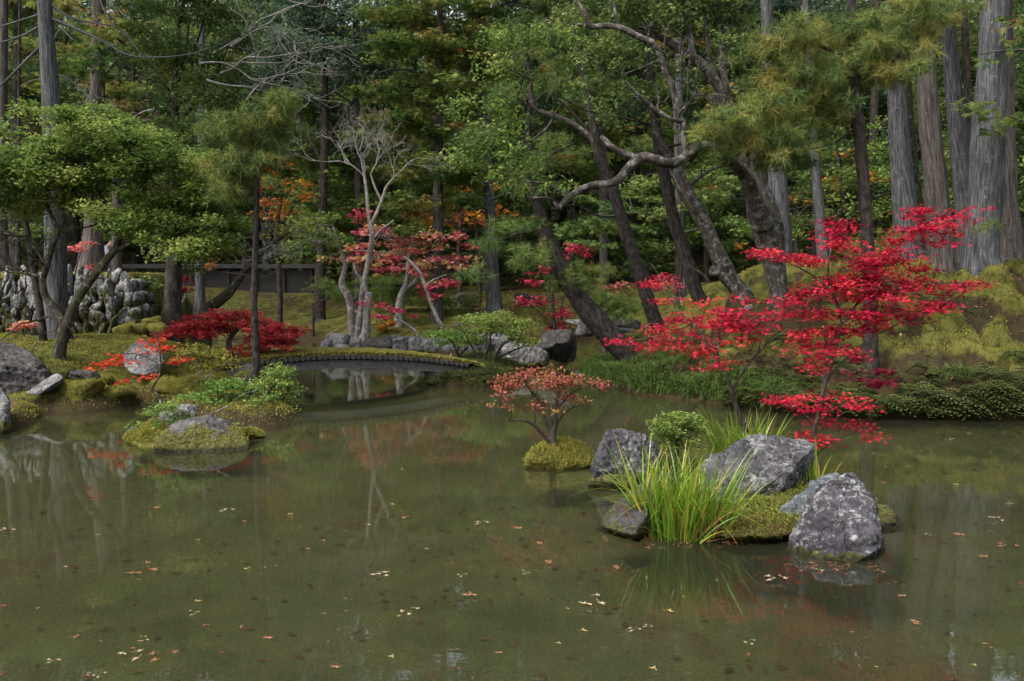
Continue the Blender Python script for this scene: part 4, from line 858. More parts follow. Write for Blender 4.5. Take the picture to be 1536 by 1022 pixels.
tree('maple_tree', 'spreading low crimson laceleaf maple beside the slim dark pine', (338, 548, 13.4), B_OLD,
     [[(341, 552, 9), (346, 532, 9), (343, 515, 8), (352, 498, 7), (362, 490, 6)], [(350, 500, 5), (330, 490, 4), (300, 488, 3), (270, 495, 2)], [(362, 490, 5), (385, 482, 4), (410, 490, 3), (432, 500, 2)], [(356, 494, 4), (350, 478, 3), (330, 472, 2)]],
     [dict(kind='maple', size=.07, mat=L_LACE, dens=(4.6, 26), sub=.17, squash=.4, flat=1.6, rz=.7, twig=.4, r0=.004, tv=.45, tb=.1, clumps=[(262, 498, 22, 9), (285, 488, 30, 13), (318, 480, 38, 13), (350, 475, 32, 10), (300, 500, 30, 9), (335, 492, 36, 10), (378, 485, 22, 9), (400, 492, 30, 12), (425, 500, 24, 10), (445, 492, 16, 4), (395, 510, 32, 11), (370, 520, 26, 7), (425, 515, 16, 7), (400, 538, 10, 6), (385, 528, 18, 6), (440, 510, 8, 8)])])
tree('azalea_shrub', 'thin yellow leaved shrub in front of the crimson laceleaf maple', (312, 590, 12.0), B_TWIG,
     [[(310, 588, 3), (304, 570, 2.5), (295, 552, 1.8)], [(310, 580, 2.5), (318, 560, 2), (322, 545, 1.5)], [(304, 570, 2), (330, 552, 1.5), (345, 545, 1)]],
     [dict(kind='leaf', size=.055, mat=L_YEL, dens=(4.2, 12), sub=.12, squash=.5, flat=1, rz=.3, twig=.5, r0=.003, clumps=[(285, 530, 24, 9), (310, 525, 24, 8), (335, 532, 22, 8), (298, 543, 26, 7), (330, 545, 18, 5), (272, 540, 12, 6), (355, 550, 14, 4)])], cat='shrub')
tree('azalea_shrub', 'light green layered shrub growing over the mossy islet rock', (285, 645, 8.9), B_TWIG,
     [[(282, 650, 5), (276, 632, 4), (262, 622, 3), (240, 628, 2)], [(282, 640, 4), (292, 622, 3), (300, 605, 2)], [(276, 632, 3), (250, 640, 2)], [(290, 640, 3), (320, 620, 2), (345, 608, 1.5)]],
     [dict(kind='leaf', size=.045, mat=L_FRESH, dens=(2.8, 15), sub=.10, squash=.5, flat=1.5, rz=.35, twig=.5, r0=.004, tb=.22, clumps=[(222, 620, 26, 6), (250, 610, 26, 7), (205, 634, 16, 4), (235, 640, 24, 5), (272, 600, 24, 6), (285, 632, 24, 8), (262, 625, 20, 6), (300, 605, 22, 7), (312, 640, 16, 5), (345, 645, 14, 6), (300, 655, 14, 5)])], cat='shrub')
tree('azalea_shrub', 'light green shrub on the mound at the tip of the left bank', (345, 608, 10.6), B_TWIG,
     [[(345, 612, 5), (340, 598, 4), (330, 588, 2.5)], [(345, 605, 4), (365, 592, 3), (385, 586, 2)]],
     [dict(kind='leaf', size=.05, mat=L_FRESH, dens=(4.4, 24), sub=.12, squash=.5, flat=1.5, rz=.4, twig=.5, r0=.004, tb=.15, clumps=[(325, 578, 24, 8), (350, 580, 26, 8), (340, 594, 28, 7), (372, 588, 20, 6), (310, 592, 16, 6), (400, 595, 14, 5)])], cat='shrub')
tree('azalea_shrub', 'dense glossy green shrub overhanging the water right of the slim pine', (408, 605, 11.0), B_DARK,
     [[(405, 612, 6), (402, 595, 5), (410, 575, 3)], [(405, 605, 4), (420, 595, 3), (432, 588, 2)], [(402, 600, 3), (385, 608, 2)]],
     [dict(kind='leaf', size=.05, mat=L_BROAD, dens=(4.2, 30), sub=.12, squash=.7, flat=.8, rz=.4, twig=.8, r0=.004, tb=.12, clumps=[(410, 560, 22, 10), (425, 572, 20, 12), (400, 575, 20, 10), (432, 590, 12, 10), (438, 608, 9, 7), (425, 615, 14, 8), (395, 590, 18, 6)])], cat='shrub')
tree('azalea_shrub', 'twiggy dark green shrub hanging to the water below the glossy shrub', (395, 628, 10.6), B_TWIG, [[(392, 630, 5), (385, 612, 4), (375, 600, 2)], [(390, 622, 3), (410, 612, 2)]],
     [dict(kind='leaf', size=.04, mat=L_DARK, dens=(2.0, 16), sub=.11, squash=.6, flat=.8, rz=.3, twig=1, r0=.005, clumps=[(380, 608, 22, 8), (405, 622, 20, 9), (360, 618, 20, 8), (425, 630, 12, 6)])], cat='shrub')
tree('maple_sapling', 'tiny flat topped orange maple at the foot of the stone wall', (35, 506, 14.2), B_MAPLE, [[(36, 510, 3), (35, 498, 2.5), (30, 490, 2)]],
     [dict(kind='maple', size=.06, mat=L_PINK, dens=(4, 22), sub=.13, squash=.35, flat=2, rz=.22, twig=.8, r0=.003, tb=.2, clumps=[(38, 486, 20, 5), (28, 490, 12, 4), (50, 490, 10, 3)])])
tree('maple_sapling', 'red maple twig sapling on the lawn beside a curved mossy trunk', (268, 474, 17.5), B_WHITE, [[(264, 476, 3), (270, 460, 3), (277, 445, 2.5), (276, 425, 2)], [(274, 452, 2), (282, 444, 1.5)]],
     [dict(kind='maple', size=.09, mat=L_RED, dens=(2, 14), sub=.15, squash=.5, flat=1.5, rz=.25, r0=.003, clumps=[(277, 436, 12, 8), (276, 420, 6, 5)])])
tree('maple_sapling', 'small red maple spray growing out of the terrace by the brown cedar', (120, 412, 16.4), B_MAPLE, [[(112, 415, 2.5), (116, 395, 2), (122, 375, 1.5)]],
     [dict(kind='maple', size=.08, mat=L_PINK, dens=(2, 14), sub=.15, squash=.5, flat=1.5, rz=.3, r0=.003, clumps=[(123, 370, 14, 9), (130, 402, 16, 3), (112, 420, 10, 14), (118, 445, 12, 8)])])
tree('maple_sapling', 'young orange maple with upright stem in front of the dark fence', (300, 470, 22), B_TWIG, [[(299, 470, 2), (302, 430, 2), (308, 395, 1.5)]],
     [dict(kind='maple', size=.12, mat=L_ORNG, dens=(2, 16), sub=.24, squash=.6, flat=1, rz=.4, r0=.004, tb=-.15, clumps=[(303, 375, 18, 14), (312, 395, 8, 10)])])

# ---------------------------------------------------------------- the big left tree
tree('evergreen_tree', 'broad umbrella shaped light green tree with a forked dark trunk on the left moss bank', (88, 540, 12.3), B_OLD,
     [[(88, 537, 22), (92, 515, 17), (98, 490, 17)], [(98, 492, 14), (86, 465, 11), (70, 448, 11), (64, 425, 10), (70, 400, 10), (78, 370, 9), (86, 348, 9), (80, 330, 6), (70, 300, 5), (75, 270, 4)], [(86, 348, 6), (96, 330, 5), (92, 300, 4), (110, 270, 3)],
      [(98, 492, 15), (108, 465, 14), (122, 440, 14), (140, 415, 13), (158, 392, 12), (172, 375, 11), (178, 350, 9), (165, 320, 7), (150, 290, 5), (130, 265, 4)], [(172, 375, 8), (182, 340, 7), (196, 310, 6), (215, 285, 4), (220, 260, 3)], [(172, 378, 7), (205, 360, 6), (240, 345, 5), (270, 350, 4), (300, 340, 3)],
      [(165, 320, 5), (120, 290, 4), (80, 270, 3), (40, 255, 2.5)], [(70, 400, 5), (50, 370, 4), (25, 355, 3), (-10, 340, 2.5)], [(205, 360, 4), (230, 325, 3), (260, 310, 2.5), (290, 290, 2)]],
     [dict(kind='leaf', size=.066, mat=L_BRIGHT, dens=(4.2, 120), sub=.24, squash=.62, flat=1.3, rz=1.0, twig=.7, r0=.010, tv=.55, clumps=[
         (130, 195, 50, 22), (185, 205, 50, 22), (90, 215, 45, 20), (230, 215, 40, 16), (150, 235, 70, 20), (230, 250, 60, 22), (280, 235, 36, 14), (60, 250, 45, 18), (25, 270, 40, 20), (290, 275, 44, 18), (260, 305, 60, 20), (315, 310, 36, 20), (325, 340, 30, 14), (285, 345, 40, 14),
         (200, 295, 46, 16), (20, 235, 34, 12), (-30, 250, 40, 20), (100, 270, 40, 16), (240, 335, 30, 12), (180, 330, 30, 12), (5, 310, 34, 16), (210, 195, 30, 10, 1), (150, 180, 26, 9), (320, 365, 26, 14), (295, 375, 30, 12), (255, 365, 40, 14), (340, 330, 20, 16), (215, 345, 30, 12), (300, 250, 30, 14), (85, 265, 40, 18), (70, 235, 36, 14), (110, 300, 34, 14), (150, 275, 40, 14), (60, 300, 30, 12)])], tw=dict(), bare_tips=16, extra_twigs=B_OLD)
tree('evergreen_tree', 'thin dark leaning stem with light foliage beside the stone wall', (62, 500, 13.6), B_DARK, [[(64, 498, 12), (56, 440, 10), (48, 395, 9), (40, 340, 8), (30, 300, 6), (28, 250, 4)], [(40, 340, 5), (20, 315, 4), (0, 300, 3)]],
     [dict(kind='leaf', size=.085, mat=L_BROAD, dens=(1.6, 46), sub=.28, squash=.5, flat=1.2, rz=.8, twig=.8, clumps=[(30, 145, 34, 10), (15, 165, 30, 14), (20, 335, 28, 10), (0, 350, 30, 12), (-20, 190, 30, 20), (25, 200, 30, 12)])], bare_tips=8)

# ---------------------------------------------------------------- tall cedars (trunks run far above the frame)
def cedar(label, base, pts, bark=B_CEDAR, top=None, flute=.10, flare=1.0, deadb=(), crownspec=True, group='tall cedars', n=16):
    """pts go from the base up to the frame edge; the trunk then runs on to a high crown"""
    Y = base[2]; p0, p1 = pts[-2], pts[-1]
    sl = (p1[0]-p0[0])/(p1[1]-p0[1]); up = top if top is not None else -420
    ext = [(p1[0]+sl*(up-p1[1])*.5, p1[1]+(up-p1[1])*.5, p1[2]*.8), (p1[0]+sl*(up-p1[1]), up, p1[2]*.45)]
    b0 = pts[0]; fl = [(b0[0], b0[1], b0[2]*1.45*flare), (b0[0], b0[1]-14, b0[2]*1.15)]
    full = fl+list(pts[1:])+ext
    cs = []
    if crownspec:
        tx = full[-1][0]; w = 150*15/Y
        cs = [dict(kind='spray', size=.42, mat=L_CYPG, dens=(1.1, 34), sub=.7, squash=.6, rz=1.6, twig=.8, r0=.02, sag=-.05, spread=1., clumps=[(tx+rng.uniform(-30, 30), up+k*85*15/Y, w*(.35+.22*k), 44*15/Y) for k in range(4)])]
    t = tree('cedar_tree', label, base, bark, [full]+[list(d) for d in deadb], cs, group, sides=n, rough=.05, flute=flute)
    return t
cedar('grey cedar with bare side branches standing before the left stone wall', (84, 508, 14.4), [(84, 506, 34), (84, 430, 31), (83, 330, 29), (78, 190, 26), (70, 60, 21), (66, -10, 20)],
      deadb=[[(72, 25, 5), (110, 42, 4), (150, 60, 3), (190, 82, 2.5), (235, 86, 2), (290, 80, 1.5), (350, 60, 1)], [(66, 20, 4), (40, 28, 3), (0, 40, 2)], [(70, 60, 4), (45, 85, 3.5), (20, 110, 3), (-10, 140, 2)], [(76, 110, 3), (105, 120, 2.5), (135, 148, 2), (160, 165, 1.2)], [(75, 75, 3), (90, 45, 2.5), (110, 60, 2)], [(68, 35, 4), (30, 55, 3), (-20, 70, 2)], [(66, 0, 4), (110, 28, 3), (170, 40, 2), (200, 60, 1)], [(78, 150, 3), (60, 120, 2), (30, 130, 1.5)]])
cedar('brown grey cedar growing on the terrace behind the wall corner', (138, 410, 17.5), [(138, 412, 34), (140, 350, 27), (143, 250, 24), (146, 130, 21), (148, 0, 19)], B_CEDAR2)
cedar('largest grey cedar with a flaring root foot on the right mound', (1474, 416, 15), [(1474, 414, 54), (1472, 385, 51), (1478, 300, 47), (1484, 180, 43), (1491, 60, 40), (1495, -20, 38)], flute=.15, flare=.98, n=32)
cedar('cedar joined behind the largest one at the right edge', (1512, 392, 16.6), [(1512, 392, 40), (1509, 300, 34), (1506, 180, 30), (1504, 40, 26), (1504, -20, 25)], B_CEDAR2)
cedar('split faced cedar with a torn pale edge left of the largest cedar', (1413, 412, 16), [(1413, 412, 36), (1408, 330, 33), (1398, 220, 30), (1390, 110, 27), (1384, 0, 25)], B_CEDAR2, flute=.16)
cedar('lichen spotted cedar between split cedar and largest cedar', (1453, 402, 17.5), [(1453, 402, 30), (1448, 320, 28), (1438, 210, 25), (1426, 90, 22), (1420, 0, 20)], B_CEDAR)
cedar('forked looking pale cedar behind the maple top on the right', (1362, 395, 19), [(1362, 395, 38), (1358, 320, 34), (1350, 220, 29), (1344, 130, 25), (1338, 0, 20)], B_CEDAR)
cedar('ivy darkened trunk touching the forked looking pale cedar', (1378, 392, 19.6), [(1378, 392, 22), (1376, 320, 18), (1366, 220, 16), (1360, 130, 14), (1356, 0, 12)], B_OLD)
cedar('thin grey cedar on the mound right of the thick lichened tree', (1235, 404, 19), [(1235, 404, 17), (1230, 330, 15), (1222, 230, 13), (1214, 100, 11), (1208, 0, 9)])
cedar('pale cedar partly hidden behind the thick lichened tree', (1172, 410, 19.5), [(1172, 412, 34), (1170, 330, 31), (1164, 235, 26), (1156, 130, 22), (1150, 0, 18)])
cedar('slim far cedar between pale cedar and thin cedar', (1020, 420, 26), [(1020, 420, 12), (1019, 250, 11), (1018, 100, 10), (1016, 0, 9)])
cedar('straight pale grey trunk behind the green multi stemmed shrub', (740, 474, 24), [(741, 472, 22), (739, 420, 19), (736, 330, 16), (730, 250, 14), (722, 120, 11), (715, 0, 9)], B_CEDAR)
cedar('narrow dark trunk at the far right behind the cedars', (1465, 396, 22), [(1466, 396, 14), (1460, 300, 13), (1452, 150, 11), (1446, 0, 9)], B_DARK)
cedar('pale trunk standing on the lawn in front of the dark fence', (300, 468, 21), [(300, 466, 14), (300, 400, 12), (300, 300, 11), (302, 150, 9), (304, 0, 7)], B_CEDAR)
cedar('far left grey trunk behind the terrace', (-4, 398, 22), [(2, 398, 17), (2, 300, 15), (4, 150, 13), (6, 0, 11)], B_CEDAR2)
cedar('thin bare brown trunk rising from the terrace at far left', (27, 394, 21), [(27, 394, 7), (27, 340, 6), (28, 200, 5), (30, 0, 4)], B_PINE, flute=0)

# ---------------------------------------------------------------- pines
tree('pine_tree', 'slim dark pine standing on the tip of the left bank before the bridge', (378, 580, 11.6), B_PINE,
     [[(379, 574, 16), (384, 545, 12), (382, 500, 11), (381, 440, 10), (383, 380, 9), (385, 310, 8), (387, 250, 6), (388, 215, 5), (400, 195, 3.5), (420, 170, 2.5), (428, 150, 1.5)], [(388, 215, 3), (372, 195, 2.5), (358, 188, 1.5)], [(385, 285, 3), (365, 275, 2.5), (345, 262, 1.5)], [(386, 255, 2.5), (410, 248, 2), (430, 246, 1.2)],
      [(382, 420, 2), (365, 412, 1.5), (330, 408, 1)], [(382, 410, 2), (400, 415, 1.5), (425, 395, 1)], [(383, 385, 2), (410, 372, 1.5), (430, 378, 1)], [(383, 400, 2), (350, 392, 1.5), (320, 400, 1)]],
     [dict(kind='needle', size=.17, mat=L_PINE, dens=(4.4, 8), sub=.2, squash=.7, rz=.5, twig=.5, r0=.006, tb=.0, clumps=[(330, 178, 24, 12), (360, 190, 26, 14), (400, 180, 24, 14), (430, 155, 16, 12), (345, 205, 30, 12), (395, 205, 26, 12), (420, 190, 18, 12), (330, 250, 22, 16), (352, 265, 26, 16), (405, 240, 22, 10), (365, 235, 24, 12), (345, 290, 20, 14), (408, 280, 14, 8), (318, 200, 14, 10)])], sides=12, rough=.14)
tree('pine_tree', 'leaning dark pine bowing over the inlet from the right bank', (955, 546, 15), B_PINE,
     [[(953, 540, 40), (930, 520, 36), (905, 493, 34), (882, 466, 30), (862, 440, 28), (845, 408, 26), (830, 378, 22), (818, 345, 19), (806, 305, 16), (798, 260, 13), (792, 200, 10), (796, 140, 8), (790, 70, 5)], [(845, 408, 6), (852, 395, 5), (860, 380, 3)], [(806, 305, 6), (770, 290, 4), (735, 300, 2.5)], [(798, 260, 6), (830, 230, 4), (860, 215, 2.5)], [(796, 230, 6), (760, 205, 4), (720, 200, 2)], [(818, 345, 5), (780, 350, 3.5), (740, 365, 2)], [(794, 160, 5), (830, 130, 3), (850, 120, 2)]],
     [dict(kind='needle', size=.17, mat=L_PINE, dens=(2.4, 7), sub=.24, squash=.6, rz=.5, twig=.8, r0=.008, clumps=[(855, 425, 30, 12), (885, 420, 26, 10), (830, 430, 18, 8), (868, 405, 24, 10), (905, 405, 20, 8)]), dict(name='upper_crown', kind='needle', size=.2, mat=L_PINEG, dens=(2.0, 7), sub=.3, squash=.5, rz=.9, twig=.8, r0=.01, tb=-.1, clumps=[(760, 345, 46, 14), (800, 380, 40, 14), (735, 375, 40, 14), (780, 285, 44, 16), (850, 215, 40, 16), (720, 205, 40, 16), (800, 250, 40, 18), (780, 140, 50, 20), (830, 120, 40, 18), (800, 60, 60, 22), (770, 400, 36, 12), (720, 410, 30, 10)])], sides=16, rough=.12)
tree('pine_tree', 'thin dark leaning pine on the right bank left of two others', (988, 500, 16.5), B_PINE, [[(988, 498, 24), (975, 460, 21), (962, 420, 20), (948, 378, 19), (932, 330, 18), (918, 280, 17), (902, 240, 16), (893, 210, 15), (885, 150, 13), (872, 95, 11), (862, 20, 9), (852, -60, 7)], [(893, 210, 5), (855, 165, 4), (830, 145, 2)], [(918, 290, 5), (945, 250, 3), (970, 235, 2)], [(940, 320, 4), (905, 325, 3), (870, 310, 2)]],
     [dict(kind='needle', size=.2, mat=L_PINEG, dens=(1.7, 7), sub=.32, squash=.5, rz=.9, twig=.8, r0=.01, tb=-.1, clumps=[(870, 40, 60, 24), (830, 90, 40, 16), (905, 60, 40, 18), (860, -30, 80, 40), (840, 150, 34, 12), (965, 230, 30, 12), (880, 130, 36, 14)])], rough=.13)
tree('pine_tree', 'straighter leaning pine with plated bark in the middle of the three', (1052, 462, 15), B_PINE, [[(1052, 460, 26), (1040, 425, 22), (1025, 375, 20), (1010, 325, 19), (998, 270, 18), (990, 225, 17), (984, 180, 15), (978, 130, 14), (972, 60, 11), (968, -30, 9)], [(984, 190, 5), (940, 178, 4), (880, 165, 3), (830, 140, 2)], [(990, 225, 4), (1030, 215, 3), (1060, 220, 2)]],
     [dict(kind='needle', size=.2, mat=L_PINEG, dens=(1.5, 7), sub=.32, squash=.5, rz=.9, twig=.8, r0=.01, tb=-.1, clumps=[(970, -40, 90, 40), (985, 30, 50, 20), (1050, 215, 30, 10), (930, 40, 40, 16)])], rough=.13)
tree('oak_tree', 'grey leaning trunk with a burl right of the three leaning pines', (1112, 450, 14.5), B_LICH, [[(1114, 448, 34), (1098, 425, 26), (1085, 405, 28), (1076, 380, 25), (1060, 345, 24), (1042, 310, 25), (1028, 285, 24), (1018, 262, 20), (1000, 230, 14), (985, 200, 10), (975, 160, 7)], [(1076, 412, 20), (1074, 404, 22), (1072, 398, 10)], [(1028, 285, 7), (1055, 262, 5), (1080, 250, 3)]],
     [dict(kind='leaf', size=.10, mat=L_BROAD, dens=(1.3, 40), sub=.3, squash=.6, rz=.9, twig=.9, r0=.009, clumps=[(985, 180, 40, 20), (960, 140, 44, 20), (1000, 120, 40, 20), (1060, 250, 30, 10)])], rough=.16)
tree('pine_tree', 'straight dark red pine trunk standing in the bank behind the scarlet maple', (1306, 575, 11.9), B_PINE, [[(1306, 572, 26), (1306, 520, 22), (1305, 450, 20), (1302, 380, 19), (1297, 300, 18), (1290, 210, 18), (1284, 140, 16), (1279, 60, 14), (1276, -20, 12), (1272, -120, 9)],
      [(1284, 150, 6), (1240, 165, 5), (1190, 190, 4), (1130, 215, 3), (1080, 215, 2)], [(1281, 90, 6), (1230, 70, 5), (1180, 60, 4), (1140, 75, 2)], [(1284, 130, 5), (1320, 100, 4), (1360, 80, 2.5)], [(1288, 190, 4), (1250, 215, 3), (1210, 225, 2)], [(1278, 40, 5), (1320, 20, 3), (1370, 15, 2)], [(1304, 430, 2), (1322, 395, 1.5)]],
     [dict(kind='needle', size=.19, mat=L_PINE, dens=(3.3, 8), sub=.21, squash=.55, rz=.9, twig=.7, r0=.006, tv=.5, tb=.05, clumps=[(1080, 190, 36, 14), (1120, 180, 40, 18), (1165, 160, 44, 20), (1210, 170, 44, 20), (1250, 160, 36, 20), (1060, 205, 24, 10), (1140, 210, 44, 14), (1190, 205, 40, 14), (1230, 120, 46, 24), (1180, 110, 44, 22), (1150, 70, 40, 16), (1210, 60, 46, 20), (1270, 90, 40, 24), (1310, 80, 40, 22), (1350, 55, 36, 18), (1300, 40, 44, 18), (1250, 40, 44, 18), (1330, 120, 30, 14), (1390, 40, 30, 14), (1160, 240, 36, 10), (1210, 235, 26, 8), (1105, 225, 30, 9), (1370, 90, 24, 10), (1420, 25, 30, 12), (1360, 15, 40, 14)])], rough=.13)

# ---------------------------------------------------------------- the thick lichened tree with its long arching limb
tree('oak_tree', 'thick lichened old tree whose long arching limb reaches left over the pond', (1170, 476, 13.5), B_LICH,
     [[(1170, 474, 34), (1168, 440, 30), (1162, 400, 34), (1152, 350, 46), (1140, 300, 42), (1126, 250, 30), (1112, 205, 28), (1098, 175, 28), (1085, 155, 26)],
      [(1085, 156, 24), (1072, 150, 20), (1064, 152, 12)], [(1085, 155, 17), (1076, 128, 16), (1062, 105, 15), (1045, 90, 15), (1028, 82, 13), (1005, 65, 11), (988, 54, 9)], [(1090, 150, 13), (1086, 115, 12), (1084, 80, 13), (1086, 55, 15), (1088, 45, 10)], [(1040, 88, 11), (1036, 60, 11), (1032, 20, 10), (1032, -30, 8), (1040, -90, 5)],
      [(1146, 340, 30, 13.3), (1128, 288, 22, 13.1), (1112, 258, 18, 12.9), (1094, 238, 17, 12.7), (1068, 222, 15, 12.5), (1048, 220, 15, 12.4), (1030, 235, 15, 12.3), (1008, 246, 15, 12.2), (985, 241, 16, 12.1), (966, 236, 16, 12.1), (948, 246, 14, 12), (930, 268, 12, 12), (910, 276, 11, 11.9), (888, 278, 11, 11.9), (868, 286, 10, 11.8), (852, 298, 9, 11.8), (838, 312, 9, 11.7)],
      [(838, 312, 7, 11.7), (828, 300, 5, 11.7), (815, 297, 4, 11.6), (800, 297, 2.5, 11.6)], [(852, 298, 5, 11.8), (835, 285, 4, 11.8), (815, 275, 3, 11.7), (790, 272, 2, 11.7)],
      [(960, 240, 13, 12.1), (940, 232, 10, 12.1), (920, 222, 9, 12.1), (902, 206, 8, 12.2)], [(890, 212, 8, 12.2), (872, 195, 8, 12.2), (852, 182, 8, 12.2), (832, 174, 7, 12.2), (815, 168, 6, 12.2), (800, 160, 6, 12.2), (797, 140, 5, 12.2), (797, 118, 4.5, 12.2)], [(832, 174, 4, 12.2), (822, 190, 4, 12.2), (806, 205, 4, 12.2), (790, 212, 4, 12.2), (770, 203, 3, 12.2), (750, 200, 2, 12.2)],
      [(797, 120, 5, 12.2), (775, 108, 4, 12.2), (750, 98, 3, 12.2), (730, 95, 2, 12.2)], [(1030, 236, 10, 12.3), (1026, 210, 9, 12.3), (1024, 185, 9, 12.3), (1016, 160, 9, 12.3), (1008, 130, 9, 12.3), (998, 105, 9, 12.3), (988, 80, 9, 12.3), (980, 65, 9, 12.3)],
      [(1026, 183, 7, 12.3), (1005, 178, 6, 12.2), (985, 165, 6, 12.2), (972, 155, 5, 12.2), (955, 140, 4, 12.1), (938, 122, 3, 12.1)], [(980, 65, 10, 12.3), (955, 54, 9, 12.3), (932, 42, 9, 12.3), (905, 39, 8, 12.3), (885, 40, 8, 12.3), (878, 20, 7, 12.3), (862, 0, 5, 12.3), (845, -25, 3, 12.3)], [(885, 38, 5, 12.3), (850, 36, 4, 12.3), (815, 30, 3, 12.3)], [(928, 40, 5, 12.3), (922, 15, 4, 12.3), (916, -15, 3, 12.3)],
      [(1088, 50, 5), (1070, 15, 4), (1064, -30, 3)], [(1088, 50, 5), (1088, 10, 4), (1088, -40, 3)], [(1088, 50, 5), (1102, 15, 4), (1110, -40, 3)], [(1088, 50, 4), (1118, 20, 3), (1135, -20, 2)], [(1066, 110, 7), (1062, 70, 6), (1058, 30, 4), (1050, -20, 3)], [(1150, 345, 16), (1136, 338, 12), (1128, 336, 9)]],
     [dict(kind='leaf', size=.085, mat=L_DARK, dens=(2.2, 44), sub=.27, squash=.6, flat=.8, rz=.9, twig=.8, r0=.008, tb=.12, tv=.45, clumps=[(900, 70, 44, 26), (935, 95, 40, 24), (950, 20, 50, 24), (1000, 20, 50, 26), (880, 110, 30, 20), (1050, 20, 44, 30), (1110, 25, 44, 28), (1070, 70, 34, 18), (1010, 100, 30, 14), (850, 20, 40, 20), (960, 130, 36, 16), (930, 150, 34, 14), (1010, -40, 120, 50), (1100, -50, 80, 40), (920, -30, 80, 40), (1120, 75, 26, 14), (900, 170, 24, 10), (965, 75, 34, 20)]),
      dict(name='outer_crown', kind='leaf', size=.075, mat=L_BRIGHT, dens=(2.0, 42), sub=.25, squash=.7, flat=.7, rz=.7, Y=12.2, twig=.9, r0=.006, tb=-.15, tv=.4, clumps=[(745, 55, 40, 26), (790, 75, 40, 24), (830, 60, 34, 20), (740, 95, 40, 18), (780, 110, 34, 16), (700, 165, 34, 22), (735, 170, 34, 20), (765, 200, 30, 18), (720, 215, 44, 22), (690, 225, 30, 20), (760, 240, 38, 18), (725, 255, 40, 14), (800, 260, 34, 12), (830, 285, 30, 8), (840, 60, 20, 14), (760, 160, 24, 14)])], sides=16, rough=.17, bare_tips=14, extra_twigs=B_LICH)

# ---------------------------------------------------------------- middle distance
g = None
r = tree('crape_myrtle', 'pale leafless tree with smooth forked limbs behind the shore stones', (541, 512, 20.6), B_PALE, [[(536, 510, 11.7), (541, 470, 9.5), (545, 430, 8.8), (552, 395, 8.0), (557, 365, 8.0), (558, 350, 8.0), (556, 338, 8.0)], [(556, 338, 6.5), (552, 315, 5.8), (550, 290, 5.2), (547, 265, 4.4), (543, 245, 3.3)], [(557, 338, 6.5), (566, 318, 5.8), (573, 300, 5.2), (580, 280, 4.0), (590, 268, 3.3)], [(572, 302, 3.6), (562, 280, 3.3), (556, 262, 2.6)], [(560, 358, 4.4), (572, 345, 3.6), (584, 336, 2.9), (591, 330, 1.5)], [(547, 265, 2.9), (530, 250, 2.6), (510, 242, 1.8)], [(543, 245, 2.6), (540, 225, 2.1)], [(556, 262, 2.6), (565, 245, 1.8)], [(590, 268, 2.6), (600, 258, 1.8)]], (), sides=10, rough=.06)
for p, d, l in [((543, 245), (-.4, 0, 1), .8), ((540, 225), (.1, 0, 1), .8), ((510, 242), (-1, 0, .35), .9), ((530, 250), (-.8, 0, .7), .9), ((565, 245), (.6, 0, .9), .8), ((600, 258), (.8, 0, .6), .8), ((556, 262), (.1, 0, 1), .9), ((590, 268), (.3, 0, 1), .8), ((547, 262), (-.2, .3, 1), .9), ((565, 245), (.3, -.3, 1), .8), ((520, 246), (-.5, .3, 1), .7)]:
    g = G(); bare(g, at(*p, 20.6), unit(np.array(d, float)), .02, l*.62, 5, 5, .2, .5); part('bare_branch', g, B_WHITE, r, True)
tree('crape_myrtle', 'curving pinkish bare trunk left of the pale leafless tree', (528, 505, 21), B_PALE, [[(528, 503, 12), (527, 470, 11), (522, 445, 11), (513, 428, 10), (515, 412, 8), (518, 398, 7), (514, 385, 5), (505, 360, 4), (500, 340, 3)]],
     [dict(kind='leaf', size=.11, mat=L_BROAD, dens=(1.5, 34), sub=.32, squash=.6, flat=.8, rz=.9, twig=.8, r0=.008, tb=.12, clumps=[(450, 345, 40, 18), (480, 365, 36, 18), (440, 375, 36, 14), (500, 350, 24, 16), (470, 325, 30, 14), (490, 385, 26, 12)])], rough=.06)
tree('oak_tree', 'lichen whitened stump like trunk with a knotty base beside the pale leafless tree', (546, 524, 20.2), B_WHITE, [[(545, 518, 20), (548, 500, 14), (551, 470, 11), (553, 440, 10)], [(552, 445, 6), (545, 425, 5), (535, 410, 4), (530, 395, 3)]], (), sides=10, rough=.2)
tree('maple_tree', 'pink and orange maple with slanting pale stems in the middle distance', (600, 478, 23), B_WHITE, [[(598, 480, 14), (600, 450, 11), (606, 435, 10), (612, 412, 8), (612, 390, 6), (616, 370, 4)], [(606, 435, 7), (620, 425, 6), (630, 410, 4), (640, 395, 3)]],
     [dict(kind='maple', size=.15, mat=L_PINK, dens=(2.2, 14), sub=.28, squash=.4, flat=1.4, rz=1.0, twig=.6, r0=.008, tv=.7, tb=.12, clumps=[(560, 345, 40, 8), (540, 365, 30, 8), (600, 362, 40, 10), (575, 385, 36, 9), (620, 375, 44, 12), (645, 395, 40, 12), (600, 400, 34, 8), (660, 360, 40, 12), (680, 385, 36, 10), (525, 390, 36, 8), (545, 400, 26, 8), (570, 408, 24, 7), (500, 390, 20, 6), (640, 425, 30, 8), (665, 420, 26, 8), (640, 440, 16, 10), (700, 400, 20, 6)])])
